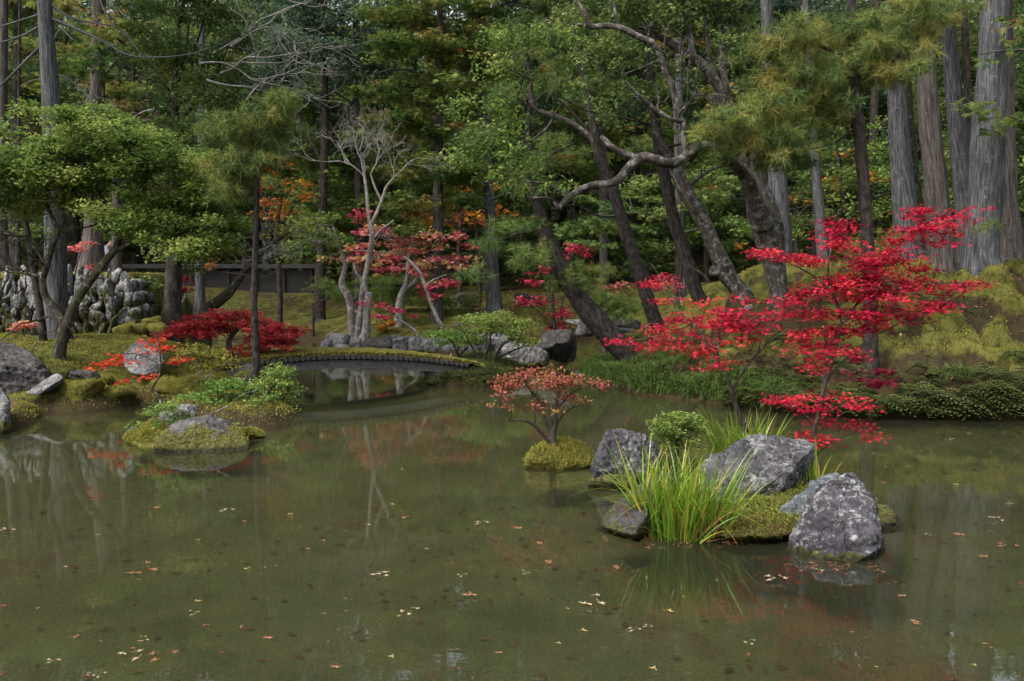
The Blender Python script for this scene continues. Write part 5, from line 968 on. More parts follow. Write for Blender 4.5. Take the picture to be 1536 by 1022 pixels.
tree('maple_tree', 'red maple with a thin leaning stem over the green shrubs', (664, 498, 21.5), B_WHITE, [[(665, 496, 7), (655, 475, 6), (645, 450, 6), (638, 430, 5), (630, 410, 5), (618, 395, 4), (605, 385, 3)], [(638, 430, 3), (650, 420, 2), (670, 412, 1.5)]],
     [dict(kind='maple', size=.13, mat=L_CRIM, dens=(1.9, 15), sub=.26, squash=.35, flat=2, rz=.6, r0=.006, tb=.22, clumps=[(660, 430, 26, 5), (650, 440, 14, 8), (680, 424, 18, 4), (640, 412, 22, 6), (712, 372, 18, 6), (590, 385, 20, 7)])])
tree('maple_tree', 'low magenta maple branch arching above the far shore stones', (626, 512, 20.2), B_WHITE, [[(626, 510, 4), (624, 498, 4), (612, 488, 3.5), (600, 480, 3), (592, 472, 2.5), (575, 462, 2)]],
     [dict(kind='maple', size=.11, mat=L_CRIM, dens=(2.4, 16), sub=.2, squash=.35, flat=2, rz=.4, r0=.005, tb=.25, clumps=[(560, 455, 14, 3), (578, 462, 20, 6), (590, 468, 16, 6), (580, 475, 14, 3), (620, 474, 12, 3)])])
tree('maple_sapling', 'tiny golden maple sapling on the lawn above the shore stones', (580, 496, 21.5), B_MAPLE, [[(580, 498, 2), (581, 488, 1.5)]], [dict(kind='maple', size=.11, mat=L_ORNG, dens=(4, 16), sub=.14, squash=.6, rz=.2, r0=.004, tb=.25, clumps=[(582, 486, 9, 6), (573, 493, 9, 3)])])
tree('maple_tree', 'crimson maple with dark upright stems behind the leaning pine', (832, 478, 20), B_DARK, [[(832, 500, 6), (830, 470, 5), (828, 430, 4), (826, 400, 3)], [(842, 480, 4), (842, 455, 3), (850, 440, 2)]],
     [dict(kind='maple', size=.12, mat=L_CRIM, dens=(2.4, 18), sub=.26, squash=.4, flat=2, rz=.8, r0=.006, tv=.4, tb=-.1, clumps=[(820, 405, 26, 9), (840, 385, 30, 9), (808, 420, 22, 7), (860, 375, 30, 8), (800, 452, 24, 8), (790, 460, 16, 5), (820, 445, 14, 6), (845, 465, 16, 10), (838, 480, 16, 8), (880, 385, 16, 5), (835, 490, 12, 6)])])
tree('maple_tree', 'faint coral maple between the leaning pines', (905, 478, 21), B_TWIG, [[(905, 475, 3), (908, 455, 2.5), (912, 440, 2)]], [dict(kind='maple', size=.12, mat=L_PINK, dens=(2, 14), sub=.25, squash=.5, rz=.5, r0=.005, tb=.15, clumps=[(918, 440, 16, 6), (910, 428, 18, 5), (930, 430, 10, 4), (900, 448, 14, 4)])])
tree('maple_tree', 'small coral red maple in front of dark trunks right of the thin pine', (1015, 470, 17.5), B_TWIG, [[(1014, 472, 3), (1008, 450, 2.5), (1000, 435, 2)]], [dict(kind='maple', size=.10, mat=L_PINK, dens=(2, 14), sub=.2, squash=.5, rz=.5, r0=.004, tb=-.05, clumps=[(1000, 422, 18, 4), (1015, 435, 14, 8), (985, 432, 14, 4), (1020, 448, 10, 6)])])
tree('maple_tree', 'orange leaved maple in the wood behind the slim pine', (420, 440, 26), B_DARK, [[(420, 440, 8), (418, 400, 7), (415, 350, 6), (422, 300, 4)], [(415, 350, 4), (395, 320, 3)], [(418, 340, 4), (440, 310, 3)]],
     [dict(kind='maple', size=.19, mat=L_ORNG, dens=(1.7, 18), sub=.4, squash=.45, flat=1.4, rz=1.2, twig=.8, r0=.01, tb=-.05, clumps=[(415, 250, 32, 9), (400, 278, 30, 9), (430, 275, 32, 10), (450, 295, 28, 9), (420, 305, 36, 9), (395, 320, 26, 8), (440, 322, 26, 7)])])
tree('maple_tree', 'orange and gold maple deep in the wood left of the pale grey trunk', (690, 430, 28), B_DARK, [[(690, 430, 8), (688, 380, 7), (692, 320, 5)]], [dict(kind='maple', size=.2, mat=L_ORNG, dens=(1.7, 18), sub=.42, squash=.5, flat=1.4, rz=1.2, r0=.01, clumps=[(665, 315, 26, 10), (655, 335, 24, 8), (695, 325, 24, 8), (760, 320, 24, 8), (745, 285, 18, 7), (700, 285, 18, 6), (725, 330, 24, 7)])])
tree('maple_tree', 'red leaved maple low in the wood left of the pale grey trunk', (720, 440, 29), B_DARK, [[(720, 440, 6), (718, 380, 5), (712, 330, 4)]], [dict(kind='maple', size=.18, mat=L_CRIM, dens=(1.7, 16), sub=.36, squash=.5, rz=.8, r0=.01, tb=.1, clumps=[(700, 327, 20, 6), (730, 330, 20, 6), (545, 325, 14, 4), (540, 378, 12, 5)])])
tree('maple_tree', 'golden orange maple glowing behind the right hand trunks', (1196, 405, 27), B_DARK, [[(1196, 405, 7), (1195, 360, 6), (1200, 320, 4)]], [dict(kind='maple', size=.18, mat=L_ORNG, dens=(1.5, 16), sub=.38, squash=.7, rz=1, r0=.01, tb=.15, clumps=[(1198, 330, 10, 24), (1205, 305, 10, 20), (1262, 275, 26, 12), (1270, 240, 24, 10), (1300, 270, 14, 10), (1225, 335, 10, 6), (1060, 285, 24, 10), (1115, 370, 8, 8), (1430, 380, 8, 10)])])
tree('plum_tree', 'old lichen crusted plum leaning right across the lawn', (312, 472, 18), B_OLD, [[(308, 472, 20), (325, 455, 17), (342, 440, 15), (355, 425, 11), (368, 405, 10), (385, 385, 9), (400, 372, 7), (420, 358, 5), (440, 345, 3)], [(385, 385, 5), (400, 390, 4), (425, 380, 3), (450, 375, 2)], [(400, 372, 4), (398, 350, 3), (405, 335, 2)]],
     [dict(kind='leaf', size=.09, mat=L_YEL, dens=(1.2, 16), sub=.25, squash=.6, rz=.6, twig=.9, r0=.006, tb=-.1, clumps=[(420, 335, 24, 12), (450, 325, 26, 12), (405, 350, 18, 8), (440, 350, 24, 8), (465, 345, 20, 8)])], bare_tips=14, extra_twigs=B_WHITE)
tree('evergreen_tree', 'curved mossy trunk with dark foliage beside the dark barked trunk', (273, 476, 17.6), barkmat('bark_mossy', (.03, .03, .015), (.10, .11, .03), lichen=(.3, .33, .25), lich=.5, moss=(.10, .12, .02)), [[(273, 474, 9), (274, 455, 9), (268, 435, 9), (262, 415, 9), (265, 395, 7), (270, 370, 5)]],
     [dict(kind='leaf', size=.12, mat=L_DARK, dens=(1.6, 36), sub=.35, squash=.6, rz=1.0, tb=.1, twig=.6, r0=.009, clumps=[(240, 385, 30, 20), (265, 365, 34, 22), (230, 415, 24, 12), (290, 395, 24, 16), (300, 350, 36, 20), (250, 340, 36, 18), (330, 330, 30, 18), (278, 410, 20, 8)])])
tree('azalea_shrub', 'round multi stemmed green shrub at the right end of the bridge', (735, 562, 15.2), B_DARK, [[(728, 565, 7), (724, 545, 5), (710, 525, 4), (700, 505, 3)], [(730, 560, 6), (742, 540, 4.5), (752, 520, 3.5), (765, 510, 2.5)], [(742, 540, 4), (765, 528, 3), (785, 520, 2)], [(724, 545, 4), (735, 515, 3), (735, 490, 2)]],
     [dict(kind='leaf', size=.06, mat=L_BROAD, dens=(3.8, 44), sub=.2, squash=.45, flat=1.4, rz=.7, twig=.7, r0=.006, tb=.12, clumps=[(735, 475, 34, 9), (760, 485, 30, 9), (710, 482, 24, 9), (740, 495, 40, 8), (785, 490, 30, 10), (700, 500, 24, 8), (775, 505, 30, 8), (795, 515, 18, 8), (725, 512, 22, 6)])], cat='shrub')
tree('azalea_shrub', 'flat topped bright green shrub above the end of the bridge deck', (688, 546, 16), B_DARK, [[(690, 545, 6), (686, 530, 5), (680, 515, 3)], [(688, 535, 4), (702, 520, 3)]],
     [dict(kind='leaf', size=.06, mat=L_FRESH, dens=(4, 36), sub=.18, squash=.4, flat=1.6, rz=.5, twig=.8, r0=.006, tb=-.02, clumps=[(650, 503, 22, 6), (680, 502, 30, 8), (710, 508, 20, 6), (665, 512, 26, 5), (695, 514, 22, 5)])], cat='shrub')
for i, (x, y, Y, cl, lab, mt) in enumerate([(470, 470, 26, [(505, 440, 20, 12), (490, 425, 18, 8)], 'bluish green bush behind the curving pink trunk', L_PINEG), (640, 470, 25, [(600, 425, 40, 10), (640, 420, 40, 12), (570, 440, 30, 10), (620, 445, 44, 12), (660, 450, 36, 12), (590, 460, 36, 10), (560, 420, 24, 10)], 'spreading low pine with layered pads under the pink maple', L_PINEG), (690, 485, 24, [(690, 465, 26, 9), (665, 475, 26, 8), (710, 450, 24, 8), (640, 480, 24, 7)], 'low cushion of green pine before the pale grey trunk', L_PINEG), (910, 470, 20, [(900, 450, 30, 14), (930, 455, 34, 14), (915, 470, 40, 10), (890, 435, 24, 8), (950, 462, 24, 10)], 'feathery green young pine behind the leaning trunks', L_PINEG),
                                    (1180, 440, 17, [(1160, 425, 14, 8), (1238, 430, 16, 10), (1290, 372, 24, 10), (1300, 390, 20, 10)], 'small young pine on the mound behind the scarlet maple', L_PINE), (1330, 420, 18, [(1335, 375, 22, 8), (1350, 360, 26, 10), (1310, 350, 18, 8), (1400, 385, 16, 8), (1470, 340, 20, 8, -4)], 'drooping pine sprigs between the right hand cedars', L_PINE)]):
    tree('pine_shrub', lab, (x, y, Y), B_DARK, [[(x, y, 4), (x, y-14, 3), (cl[0][0], cl[0][1]+4, 2)]], [dict(kind='needle', size=.17, mat=mt, dens=(2.2, 7), sub=.24, squash=.5, rz=.7, twig=.6, r0=.006, clumps=cl)], cat='shrub')
# ================================================================ THE WOOD BEHIND
tree('evergreen_tree', 'dusky blue green broadleaf tree with dense rounded crown at the top left of centre', (480, 440, 29), B_DARK, [[(480, 440, 16), (482, 350, 14), (486, 250, 12), (488, 120, 9), (488, 20, 6), (488, -60, 4)], [(486, 250, 6), (450, 180, 4), (430, 120, 3)], [(486, 220, 6), (530, 150, 4), (560, 100, 3)]],
     [dict(kind='leaf', size=.16, mat=L_BLUE, dens=(2.6, 90), sub=.62, squash=.6, flat=.9, rz=2.0, twig=.4, r0=.014, tv=.5, clumps=[(420, 40, 50, 34), (480, 25, 50, 34), (540, 40, 50, 34), (450, 90, 54, 30), (510, 100, 54, 32), (560, 100, 34, 28), (400, 110, 34, 24), (480, -40, 110, 50), (440, -110, 80, 50), (540, -110, 80, 50), (470, 150, 30, 14)])])
tree('cypress_tree', 'tall cypress with drooping green sprays turning orange above the pale leafless tree', (655, 474, 23.2), B_CEDAR2, [[(655, 470, 18), (656, 350, 16), (658, 200, 13), (660, 50, 10), (660, -150, 6), (660, -300, 3)], [(658, 130, 4), (610, 105, 3), (560, 110, 2)], [(658, 60, 4), (600, 50, 3), (620, 40, 1.5)], [(660, 225, 4), (610, 245, 3), (570, 270, 2)]],
     [dict(kind='spray', size=.17, mat=L_CYP, dens=(2.4, 62), sub=.45, squash=.45, rz=1.8, twig=.5, r0=.012, sag=-.03, tv=.6, tb=-.10, clumps=[(600, 20, 44, 24), (660, 20, 60, 26), (720, 25, 50, 26), (575, 75, 40, 20), (630, 75, 50, 24), (690, 80, 50, 24), (740, 90, 40, 24), (600, 130, 46, 22), (560, 150, 30, 16), (655, 140, 50, 22), (715, 150, 40, 22), (590, 190, 44, 18), (640, 200, 46, 20), (700, 210, 40, 20), (620, 250, 40, 18), (670, 260, 40, 18), (720, 260, 36, 18), (600, 300, 34, 14), (640, 310, 40, 14), (560, 215, 24, 14), (690, 300, 36, 14), (660, -60, 110, 46), (660, -150, 90, 50), (660, -240, 60, 40), (625, 345, 26, 10), (765, 330, 30, 20)])])
tree('cypress_tree', 'dark green cypress filling the wood left of the pale leafless tree', (540, 445, 30), B_CEDAR2, [[(540, 445, 14), (538, 300, 12), (534, 150, 9), (532, 0, 6)]],
     [dict(kind='spray', size=.18, mat=L_CYPG, dens=(2.2, 56), sub=.5, squash=.5, rz=1.6, twig=.3, r0=.012, tv=.5, clumps=[(440, 160, 36, 18), (500, 180, 40, 20), (450, 205, 40, 20), (400, 195, 30, 16), (520, 225, 44, 22), (470, 245, 44, 20), (430, 235, 30, 14), (560, 255, 40, 20), (500, 280, 44, 20), (460, 290, 30, 14), (560, 300, 40, 18), (520, 325, 40, 16), (600, 330, 40, 14), (470, 320, 24, 10)])])
tree('evergreen_tree', 'multi stemmed dark evergreen with ghostly bare branches left of the blue green tree', (258, 492, 17), B_DARK, [[(258, 490, 31), (259, 460, 27), (261, 410, 25), (262, 330, 17), (263, 250, 13), (263, 190, 10), (262, 120, 8), (266, 60, 7), (275, 0, 5), (280, -60, 3)], [(262, 190, 6), (285, 165, 5), (305, 140, 4), (330, 100, 3), (345, 60, 2)], [(262, 130, 5), (285, 90, 4), (300, 50, 3), (310, 10, 2)], [(263, 180, 4), (248, 140, 3), (240, 90, 2.5), (228, 40, 2)]],
     [dict(kind='leaf', size=.085, mat=L_DARK, dens=(2.0, 95), sub=.34, squash=.6, flat=.9, rz=1.0, twig=.7, r0=.012, tv=.5, clumps=[(250, 20, 40, 26), (300, 15, 44, 26), (350, 25, 40, 26), (235, 65, 34, 22), (285, 75, 40, 24), (335, 75, 40, 24), (260, 115, 40, 20), (310, 120, 40, 20), (355, 120, 30, 18), (230, 150, 30, 16), (285, 155, 36, 16), (330, 155, 30, 14), (300, -40, 80, 40), (380, 60, 26, 20), (250, 185, 30, 14), (300, 195, 36, 14), (340, 185, 30, 12), (225, 180, 24, 10), (270, 220, 40, 14), (320, 225, 30, 14), (260, 265, 34, 16), (300, 265, 34, 16), (255, 320, 30, 18), (290, 330, 34, 20), (250, 370, 26, 14), (285, 380, 30, 14)])], bare_tips=0)
msd = [o for o in bpy.data.objects if o.get('label', '').startswith('multi stemmed dark')][0]
for p, d, l in [((300, 95), (1, 0, .1), 1.4), ((320, 80), (.9, -.2, .35), 1.5), ((330, 110), (1, 0, .0), 1.4), ((310, 120), (.8, 0, -.15), 1.3), ((345, 70), (.8, 0, .5), 1.2), ((370, 150), (.6, 0, .7), .9), ((215, 85), (-.6, 0, .5), 1.1), ((232, 165), (-.7, 0, -.2), .9)]:
    g = G(); bare(g, at(*p, 16.2), unit(np.array(d, float)), .02, l*.75, 4, 5, .15, .5); part('bare_branch', g, B_WHITE, msd, True)
tree('cypress_tree', 'russet flecked cypress behind the grey cedar at the upper left', (20, 405, 27), B_CEDAR2, [[(20, 405, 16), (22, 250, 13), (24, 100, 10), (26, -80, 6)]],
     [dict(kind='spray', size=.18, mat=L_CYP, dens=(2.0, 56), sub=.5, squash=.5, rz=1.8, twig=.3, r0=.012, tv=.6, tb=-.12, clumps=[(20, 20, 50, 28), (-30, 60, 40, 30), (40, 75, 46, 24), (10, 120, 50, 22), (60, 130, 36, 18), (-40, 140, 40, 24), (20, -40, 90, 40), (20, -120, 70, 40), (30, 180, 30, 14), (100, 90, 30, 16)])])
tree('cypress_tree', 'orange and green cypress between the two left cedars and the dark evergreen', (185, 440, 26.5), B_CEDAR2, [[(175, 430, 16), (175, 250, 13), (176, 100, 10), (176, -80, 6)]],
     [dict(kind='spray', size=.17, mat=L_CYP, dens=(2.0, 56), sub=.48, squash=.5, rz=1.8, twig=.3, r0=.012, tv=.6, tb=-.06, clumps=[(130, 15, 44, 26, -10.3), (190, 20, 50, 28, -10), (150, 65, 44, 20, -10.3), (205, 75, 40, 22, -10), (115, 100, 30, 12, -10), (165, 120, 40, 20), (120, 150, 30, 14), (200, 130, 34, 18), (190, 170, 30, 14), (170, -50, 90, 44), (170, -140, 70, 40), (180, 210, 40, 16)])])
tree('cypress_tree', 'fresh green cypress with hanging fans between the leaning pines and the old tree', (1015, 425, 21), B_CEDAR2, [[(1018, 425, 12), (1018, 350, 10), (1016, 250, 8), (1012, 150, 6)], [(1018, 330, 5), (960, 320, 3.5), (900, 325, 2)], [(1018, 350, 5), (1070, 340, 3)]],
     [dict(kind='spray', size=.14, mat=L_CYPG, dens=(2.2, 60), sub=.38, squash=.4, rz=1.3, twig=.6, r0=.011, tv=.45, tb=.0, clumps=[(960, 290, 34, 14), (920, 310, 34, 12), (985, 320, 36, 12), (890, 335, 32, 12), (940, 345, 40, 12), (1050, 300, 36, 16), (1070, 330, 34, 14), (1040, 270, 34, 14), (985, 265, 30, 12), (1080, 280, 26, 16), (900, 365, 40, 12), (970, 370, 34, 10), (860, 345, 26, 10), (1090, 360, 20, 10), (960, 395, 30, 8), (880, 300, 24, 12)])])
tree('cypress_tree', 'cypress with rusty sprays behind the crown of the old lichened tree', (905, 440, 28), B_CEDAR2, [[(905, 440, 14), (905, 250, 12), (900, 100, 9), (896, -60, 6)]],
     [dict(kind='spray', size=.18, mat=L_CYP, dens=(2.0, 56), sub=.5, squash=.5, rz=1.6, twig=.3, r0=.012, tv=.6, tb=-.05, clumps=[(820, 110, 36, 24), (880, 120, 40, 24), (940, 130, 40, 24), (1000, 130, 36, 24), (850, 180, 40, 22), (920, 190, 40, 22), (980, 190, 36, 20), (1050, 140, 40, 24), (830, 235, 36, 18), (880, 245, 36, 18), (1040, 190, 34, 20), (900, 40, 90, 44), (1000, 50, 70, 40), (890, -50, 100, 50)])])
tree('evergreen_tree', 'leafy green understorey tree behind the straight dark red pine trunk', (1270, 410, 25), B_DARK, [[(1270, 410, 8), (1268, 350, 7), (1262, 280, 5), (1255, 220, 4)], [(1268, 340, 4), (1300, 300, 3)], [(1266, 330, 4), (1230, 290, 3)]],
     [dict(kind='leaf', size=.15, mat=L_BROAD, dens=(1.3, 34), sub=.42, squash=.5, rz=1.4, twig=.8, r0=.012, tb=.05, clumps=[(1250, 270, 36, 18), (1310, 280, 30, 18), (1220, 310, 30, 16), (1280, 320, 40, 16), (1330, 320, 26, 16), (1200, 350, 26, 12), (1260, 355, 40, 14), (1320, 360, 40, 14), (1180, 290, 26, 14), (1140, 330, 26, 18), (1110, 350, 20, 14), (1390, 300, 20, 20), (1300, 230, 40, 20)])])
tree('evergreen_tree', 'dark leafy tree filling the gaps between the right hand cedars', (1440, 395, 26), B_DARK, [[(1440, 395, 10), (1438, 300, 8), (1432, 150, 6), (1430, 0, 4)]],
     [dict(kind='leaf', size=.17, mat=L_DARK, dens=(1.4, 40), sub=.5, squash=.55, rz=1.6, twig=.5, r0=.012, tb=.1, tv=.5, clumps=[(1380, 40, 40, 30), (1440, 60, 40, 30), (1500, 30, 40, 30), (1390, 130, 40, 26), (1450, 150, 40, 26), (1530, 120, 30, 40), (1400, 220, 30, 24), (1460, 240, 30, 24), (1540, 220, 30, 36), (1440, 310, 40, 20), (1540, 310, 30, 24), (1400, 350, 30, 14), (1460, -40, 90, 40)])])
tree('cypress_tree', 'yellowing cypress sprigs hanging beside the largest cedar', (1530, 385, 14.2), B_CEDAR2, [[(1575, 400, 16), (1578, 250, 13), (1580, 100, 10), (1580, -50, 7)], [(1578, 190, 4), (1530, 180, 3), (1490, 165, 1.5)], [(1578, 80, 4), (1520, 75, 3), (1470, 82, 1.5)]],
     [dict(kind='spray', size=.17, mat=L_CYP, dens=(1.3, 10), sub=.2, squash=.5, rz=.5, twig=.8, r0=.006, tb=-.05, clumps=[(1465, 160, 14, 8), (1500, 185, 20, 10), (1525, 180, 16, 10), (1490, 80, 16, 8), (1470, 172, 10, 5), (1530, 60, 20, 16), (1520, 20, 24, 16), (1455, 155, 6, 10)])])

# far trees: a few kinds, copied
def proto(name, label, bark, tr, crowns, h):
    r = thing(name, label, 'tree', (0, 0, 0)); g = G(); sk = []
    C, rr = tube(g, [(0, 0, -.4), (.05, 0, h*.3), (-.05, .1, h*.65), (0, 0, h*.97)], [tr*1.25, tr, tr*.65, tr*.15], 9, .08, step=.8); sk = list(zip(C, rr)); part('trunk', g, bark, r, True)
    bg = G()
    for c in crowns:
        lg = G(); ce = crown(lg, c['cl'], c['kind'], c['size'], c['dens'], c['sub'], c.get('flat', 1), c.get('squash', .5), 1, c.get('tb', 0), c.get('tv', .5)); twigs(bg, sk, ce, .018, -.02, .25)
        part('crown', lg, c['mat'], r)
    part('branches', bg, bark, r, True); return r
def cone(h0, h1, r0, r1, n): return [((rng.normal()*.2, rng.normal()*.2, h0+(h1-h0)*k/(n-1)), (r0+(r1-r0)*k/(n-1), r0+(r1-r0)*k/(n-1), (h1-h0)/n*.75)) for k in range(n)]
def dome(h0, h1, r, n):
    out = []
    for k in range(n):
        a = rng.uniform(0, 6.28); q = r*math.sqrt(rng.random())*.8; z = rng.uniform(h0, h1)
        out.append(((q*math.cos(a), q*math.sin(a), z), (r*.5, r*.5, (h1-h0)*.2)))
    return out
DEN = 1.0; DEN2 = 1.0
PR = [proto('cypress_tree', 'tall green cypress standing in the wood far behind the pond', B_CEDAR2, .26, [dict(cl=cone(2.6, 17.5, 2.7, .6, 10), kind='spray', size=.23, dens=(2.4, 90), sub=.75, mat=L_CYPG)], 18),
      proto('cypress_tree', 'tall rusty tinged cypress standing in the wood far behind the pond', B_CEDAR2, .25, [dict(cl=cone(2.4, 16.5, 2.8, .6, 10), kind='spray', size=.23, dens=(2.4, 90), sub=.75, mat=L_CYP, tb=-.16)], 17),
      proto('evergreen_tree', 'tall dark broadleaf tree standing in the wood far behind the pond', B_DARK, .24, [dict(cl=dome(3.2, 13.5, 3.4, 16), kind='leaf', size=.20, dens=(1.7, 120), sub=.8, mat=L_DARK, tb=.05)], 14),
      proto('evergreen_tree', 'tall blue green broadleaf tree standing in the wood far behind the pond', B_DARK, .24, [dict(cl=dome(3.4, 14.5, 3.4, 16), kind='leaf', size=.20, dens=(1.7, 120), sub=.8, mat=L_BLUE)], 15),
      proto('understorey_tree', 'low bushy green tree on the wooded slope far behind the pond', B_DARK, .10, [dict(cl=dome(1.0, 4.2, 2.0, 9), kind='leaf', size=.14, dens=(1.4, 70), sub=.55, mat=L_BROAD, tb=-.02)], 4),
      proto('understorey_tree', 'low feathery cypress on the wooded slope far behind the pond', B_CEDAR2, .10, [dict(cl=cone(.8, 5.5, 1.7, .5, 5), kind='spray', size=.19, dens=(2.2, 46), sub=.5, mat=L_CYPG, tb=-.08)], 5.5),
      proto('maple_tree', 'orange autumn maple on the wooded slope far behind the pond', B_DARK, .10, [dict(cl=dome(2, 6, 1.8, 8), kind='maple', size=.26, dens=(1.0, 20), sub=.5, mat=L_ORNG, squash=.4, tb=-.05)], 6)]
used = [0]*7
def put(k, x, y, s=1.):
    o = PR[k] if not used[k] else copy_tree(PR[k])
    used[k] += 1; o.location = (x, y, gz(x, y)-.1); o.scale = (s, s, s*rng.uniform(.9, 1.12)); o.rotation_euler = (0, 0, rng.uniform(0, 6.28)); o['group'] = 'trees of the far wood'
q = np.random.default_rng(23)
for y0, kinds, sp, jit in [(31.5, [4, 5, 4, 5, 5, 4, 6], 3.2, 1.0), (35, [0, 1, 4, 5, 2, 0], 3.2, 1.3), (38.5, [0, 1, 2, 3, 4, 5], 3.2, 1.3), (41, [0, 2, 3, 2], 3.6, 1.3), (44.5, [0, 1, 2, 3, 0, 5], 3.3, 1.5), (48, [0, 1, 3, 0, 2, 4], 3.6, 1.6), (54, [0, 1, 2, 0, 3], 3.8, 1.8), (61, [0, 0, 2, 3], 4.0, 2), (68, [0, 2, 3, 0], 4.0, 2), (76, [0, 2, 3, 0], 4.4, 2)]:
    hw = .60*y0+2.5; x = -hw
    while x < hw:
        X, Yq = x+q.uniform(-jit, jit), y0+q.uniform(-jit, jit)
        k = int(q.choice(kinds))
        pxx = 768+X/Yq*F
        ok = True
        if y0 < 33 and (pxx < 420 and pxx > 120): ok = False      # keep the view to the dark fence open
        if y0 < 37 and X < -7 and X > -17 and abs(Yq-33) < 1.8: Yq += 3
        if ok: put(k, X, Yq, q.uniform(.65, .95) if y0 > 33 else q.uniform(.85, 1.2))
        x += sp*q.uniform(.8, 1.25)
for X, Yq, k, s in [(-.8, 31.5, 2, 1.1), (4.6, 33, 3, 1.1), (21, 24, 2, 1), (24, 29, 0, 1), (19.5, 28, 5, 1), (-20, 25, 1, 1), (-24, 29, 2, 1), (-17, 29, 5, 1), (17, 22, 4, .8), (-16, 23, 4, .7), (13.8, 27.5, 4, .8), (9.5, 27.5, 5, .8), (6.5, 29, 4, .8), (16, 31, 4, 1)]: put(k, X, Yq, s)
for k in range(7):
    if not used[k]: put(k, -15+k*4, 66)
DEN = 1.7; DEN2 = 1.25
print('USED', used)
# ================================================================ GROUND COVER (uncountable)
def in_px(P):
    v = P-np.array([0, 0, CAMZ]); cp, sp = math.cos(PITCH), math.sin(PITCH)
    z = v[:, 1]*cp-v[:, 2]*sp; u = v[:, 1]*sp+v[:, 2]*cp
    return 768+F*v[:, 0]/z, 511-F*u/z
def scatter(n, xr, yr, cond):
    P = np.c_[rng.uniform(*xr, n), rng.uniform(*yr, n)]; z = ground_z(P); d = pond_dist(P); P = np.c_[P, z]
    px, py = in_px(P); k = cond(P, d, px, py) & (d > .0); return P[k], d[k]
def grass(g, P, h, w, lean=.5, tint=None, k=3):
    n = len(P); tint = rng.random(n) if tint is None else tint
    a = rng.uniform(0, 6.28, n); o = np.c_[np.cos(a), np.sin(a), np.zeros(n)]; s = np.c_[-np.sin(a), np.cos(a), np.zeros(n)]
    s = unit(s+rng.normal(size=(n, 3))*.4); H_ = h*rng.uniform(.5, 1.2, n)[:, None]; ln = lean*rng.uniform(.2, 1.3, n)[:, None]
    m = P+np.array([0, 0, .6])*H_+o*H_*ln*.3; t = P+np.array([0, 0, .85])*H_+o*H_*ln
    V = np.stack([P-s*w, P+s*w, m+s*w*.7, m-s*w*.7, t], 1).reshape(-1, 3); i = np.arange(n)[:, None]*5
    g.add(V, i+np.array([[0, 1, 2, 3]]), tint); g.add(V, i+np.array([[3, 2, 4]]), tint)
def fronds(g, P, L, nl=8):
    n = len(P); a = rng.uniform(0, 6.28, n); o = np.c_[np.cos(a), np.sin(a), np.zeros(n)]; s = np.c_[-np.sin(a), np.cos(a), np.zeros(n)]
    o[:, 1] -= .35; tint = np.clip(.45+rng.normal(size=n)*.25, 0, 1); Ls = L*rng.uniform(.5, 1.25, n)[:, None]
    for j in range(nl):
        t = (j+.5)/nl; c = P+o*Ls*t*.85+np.array([0, 0, 1.])*Ls*(t*.9-t*t*.95)+np.array([0, 0, .02]); w = Ls*.30*(1-t*.75)
        for sg in (-1, 1):
            e = c+s*sg*w+o*w*.35-np.array([0, 0, .25])*w
            V = np.stack([c-o*Ls*.022, (c+e)/2+o*Ls*.035, e, (c+e)/2-o*Ls*.035], 1).reshape(-1, 3)
            g.add(V, np.arange(4*n).reshape(n, 4), tint)
# ferns on the right bank slope
P, d = scatter(60000, (.9, 12), (9.5, 17), lambda P, d, px, py: (px > 860) & (px < 1640) & (d < .25+1.6*np.clip(1-np.abs(px-1080)/330, .55, 1)+.35*noise(P, 1.5, 5)))
pxx, _ = in_px(P); keep = rng.random(len(P)) < np.where(pxx < 1130, .16, .6)
g = G(); fronds(g, P[keep], .24); ed = P[(d < .22) & (pxx > 1090)]; ed = np.vstack([ed, ed, ed])+rng.normal(size=(3*len(ed), 3))*[.06, .05, .01]; fronds(g, ed, .32, 7); o = part('fern_cover', g, L_FERN); tag(o, 'dark green ferns clothing the foot of the right bank', 'ferns', kind='stuff')
P, d = scatter(110000, (.8, 12), (9.5, 18), lambda P, d, px, py: (px > 830) & (px < 1640) & (d < 1.9) & (noise(P, 1.1, 8) > -.55+.5*(d > .7)+np.clip((px-1080)/160, 0, .9)))
g = G(); grass(g, P, .13, .006, .9, np.clip(.35+.3*noise(P, 1.5, 3)+rng.normal(size=len(P))*.2, 0, 1)); _px, _ = in_px(P); E = P[(d < .3) & (_px < 1180)]; E = np.vstack([E, E])+rng.normal(size=(2*len(E), 3))*[.05, .05, .0]; E[:, 1] -= .04; grass(g, E, .20, .006, 1.5, np.clip(.3+rng.normal(size=len(E))*.2, 0, 1)); o = part('bank_grass', g, L_GRASS); tag(o, 'short arching grass along the right hand shore', 'grass', kind='stuff')
P, d = scatter(40000, (1.5, 13), (10.5, 17), lambda P, d, px, py: (px > 960) & (d > .5))
k2 = rng.random(len(P)) < .25+.6*(noise(P, 1.3, 15) > .1)
P = P[k2]; g = G(); grass(g, P[::3], .09, .005, 1.4, rng.random(len(P[::3]))*.5); o = part('slope_weeds', g, L_FERN); tag(o, 'straggling low weeds on the bare slope of the mound', 'weeds', kind='stuff')
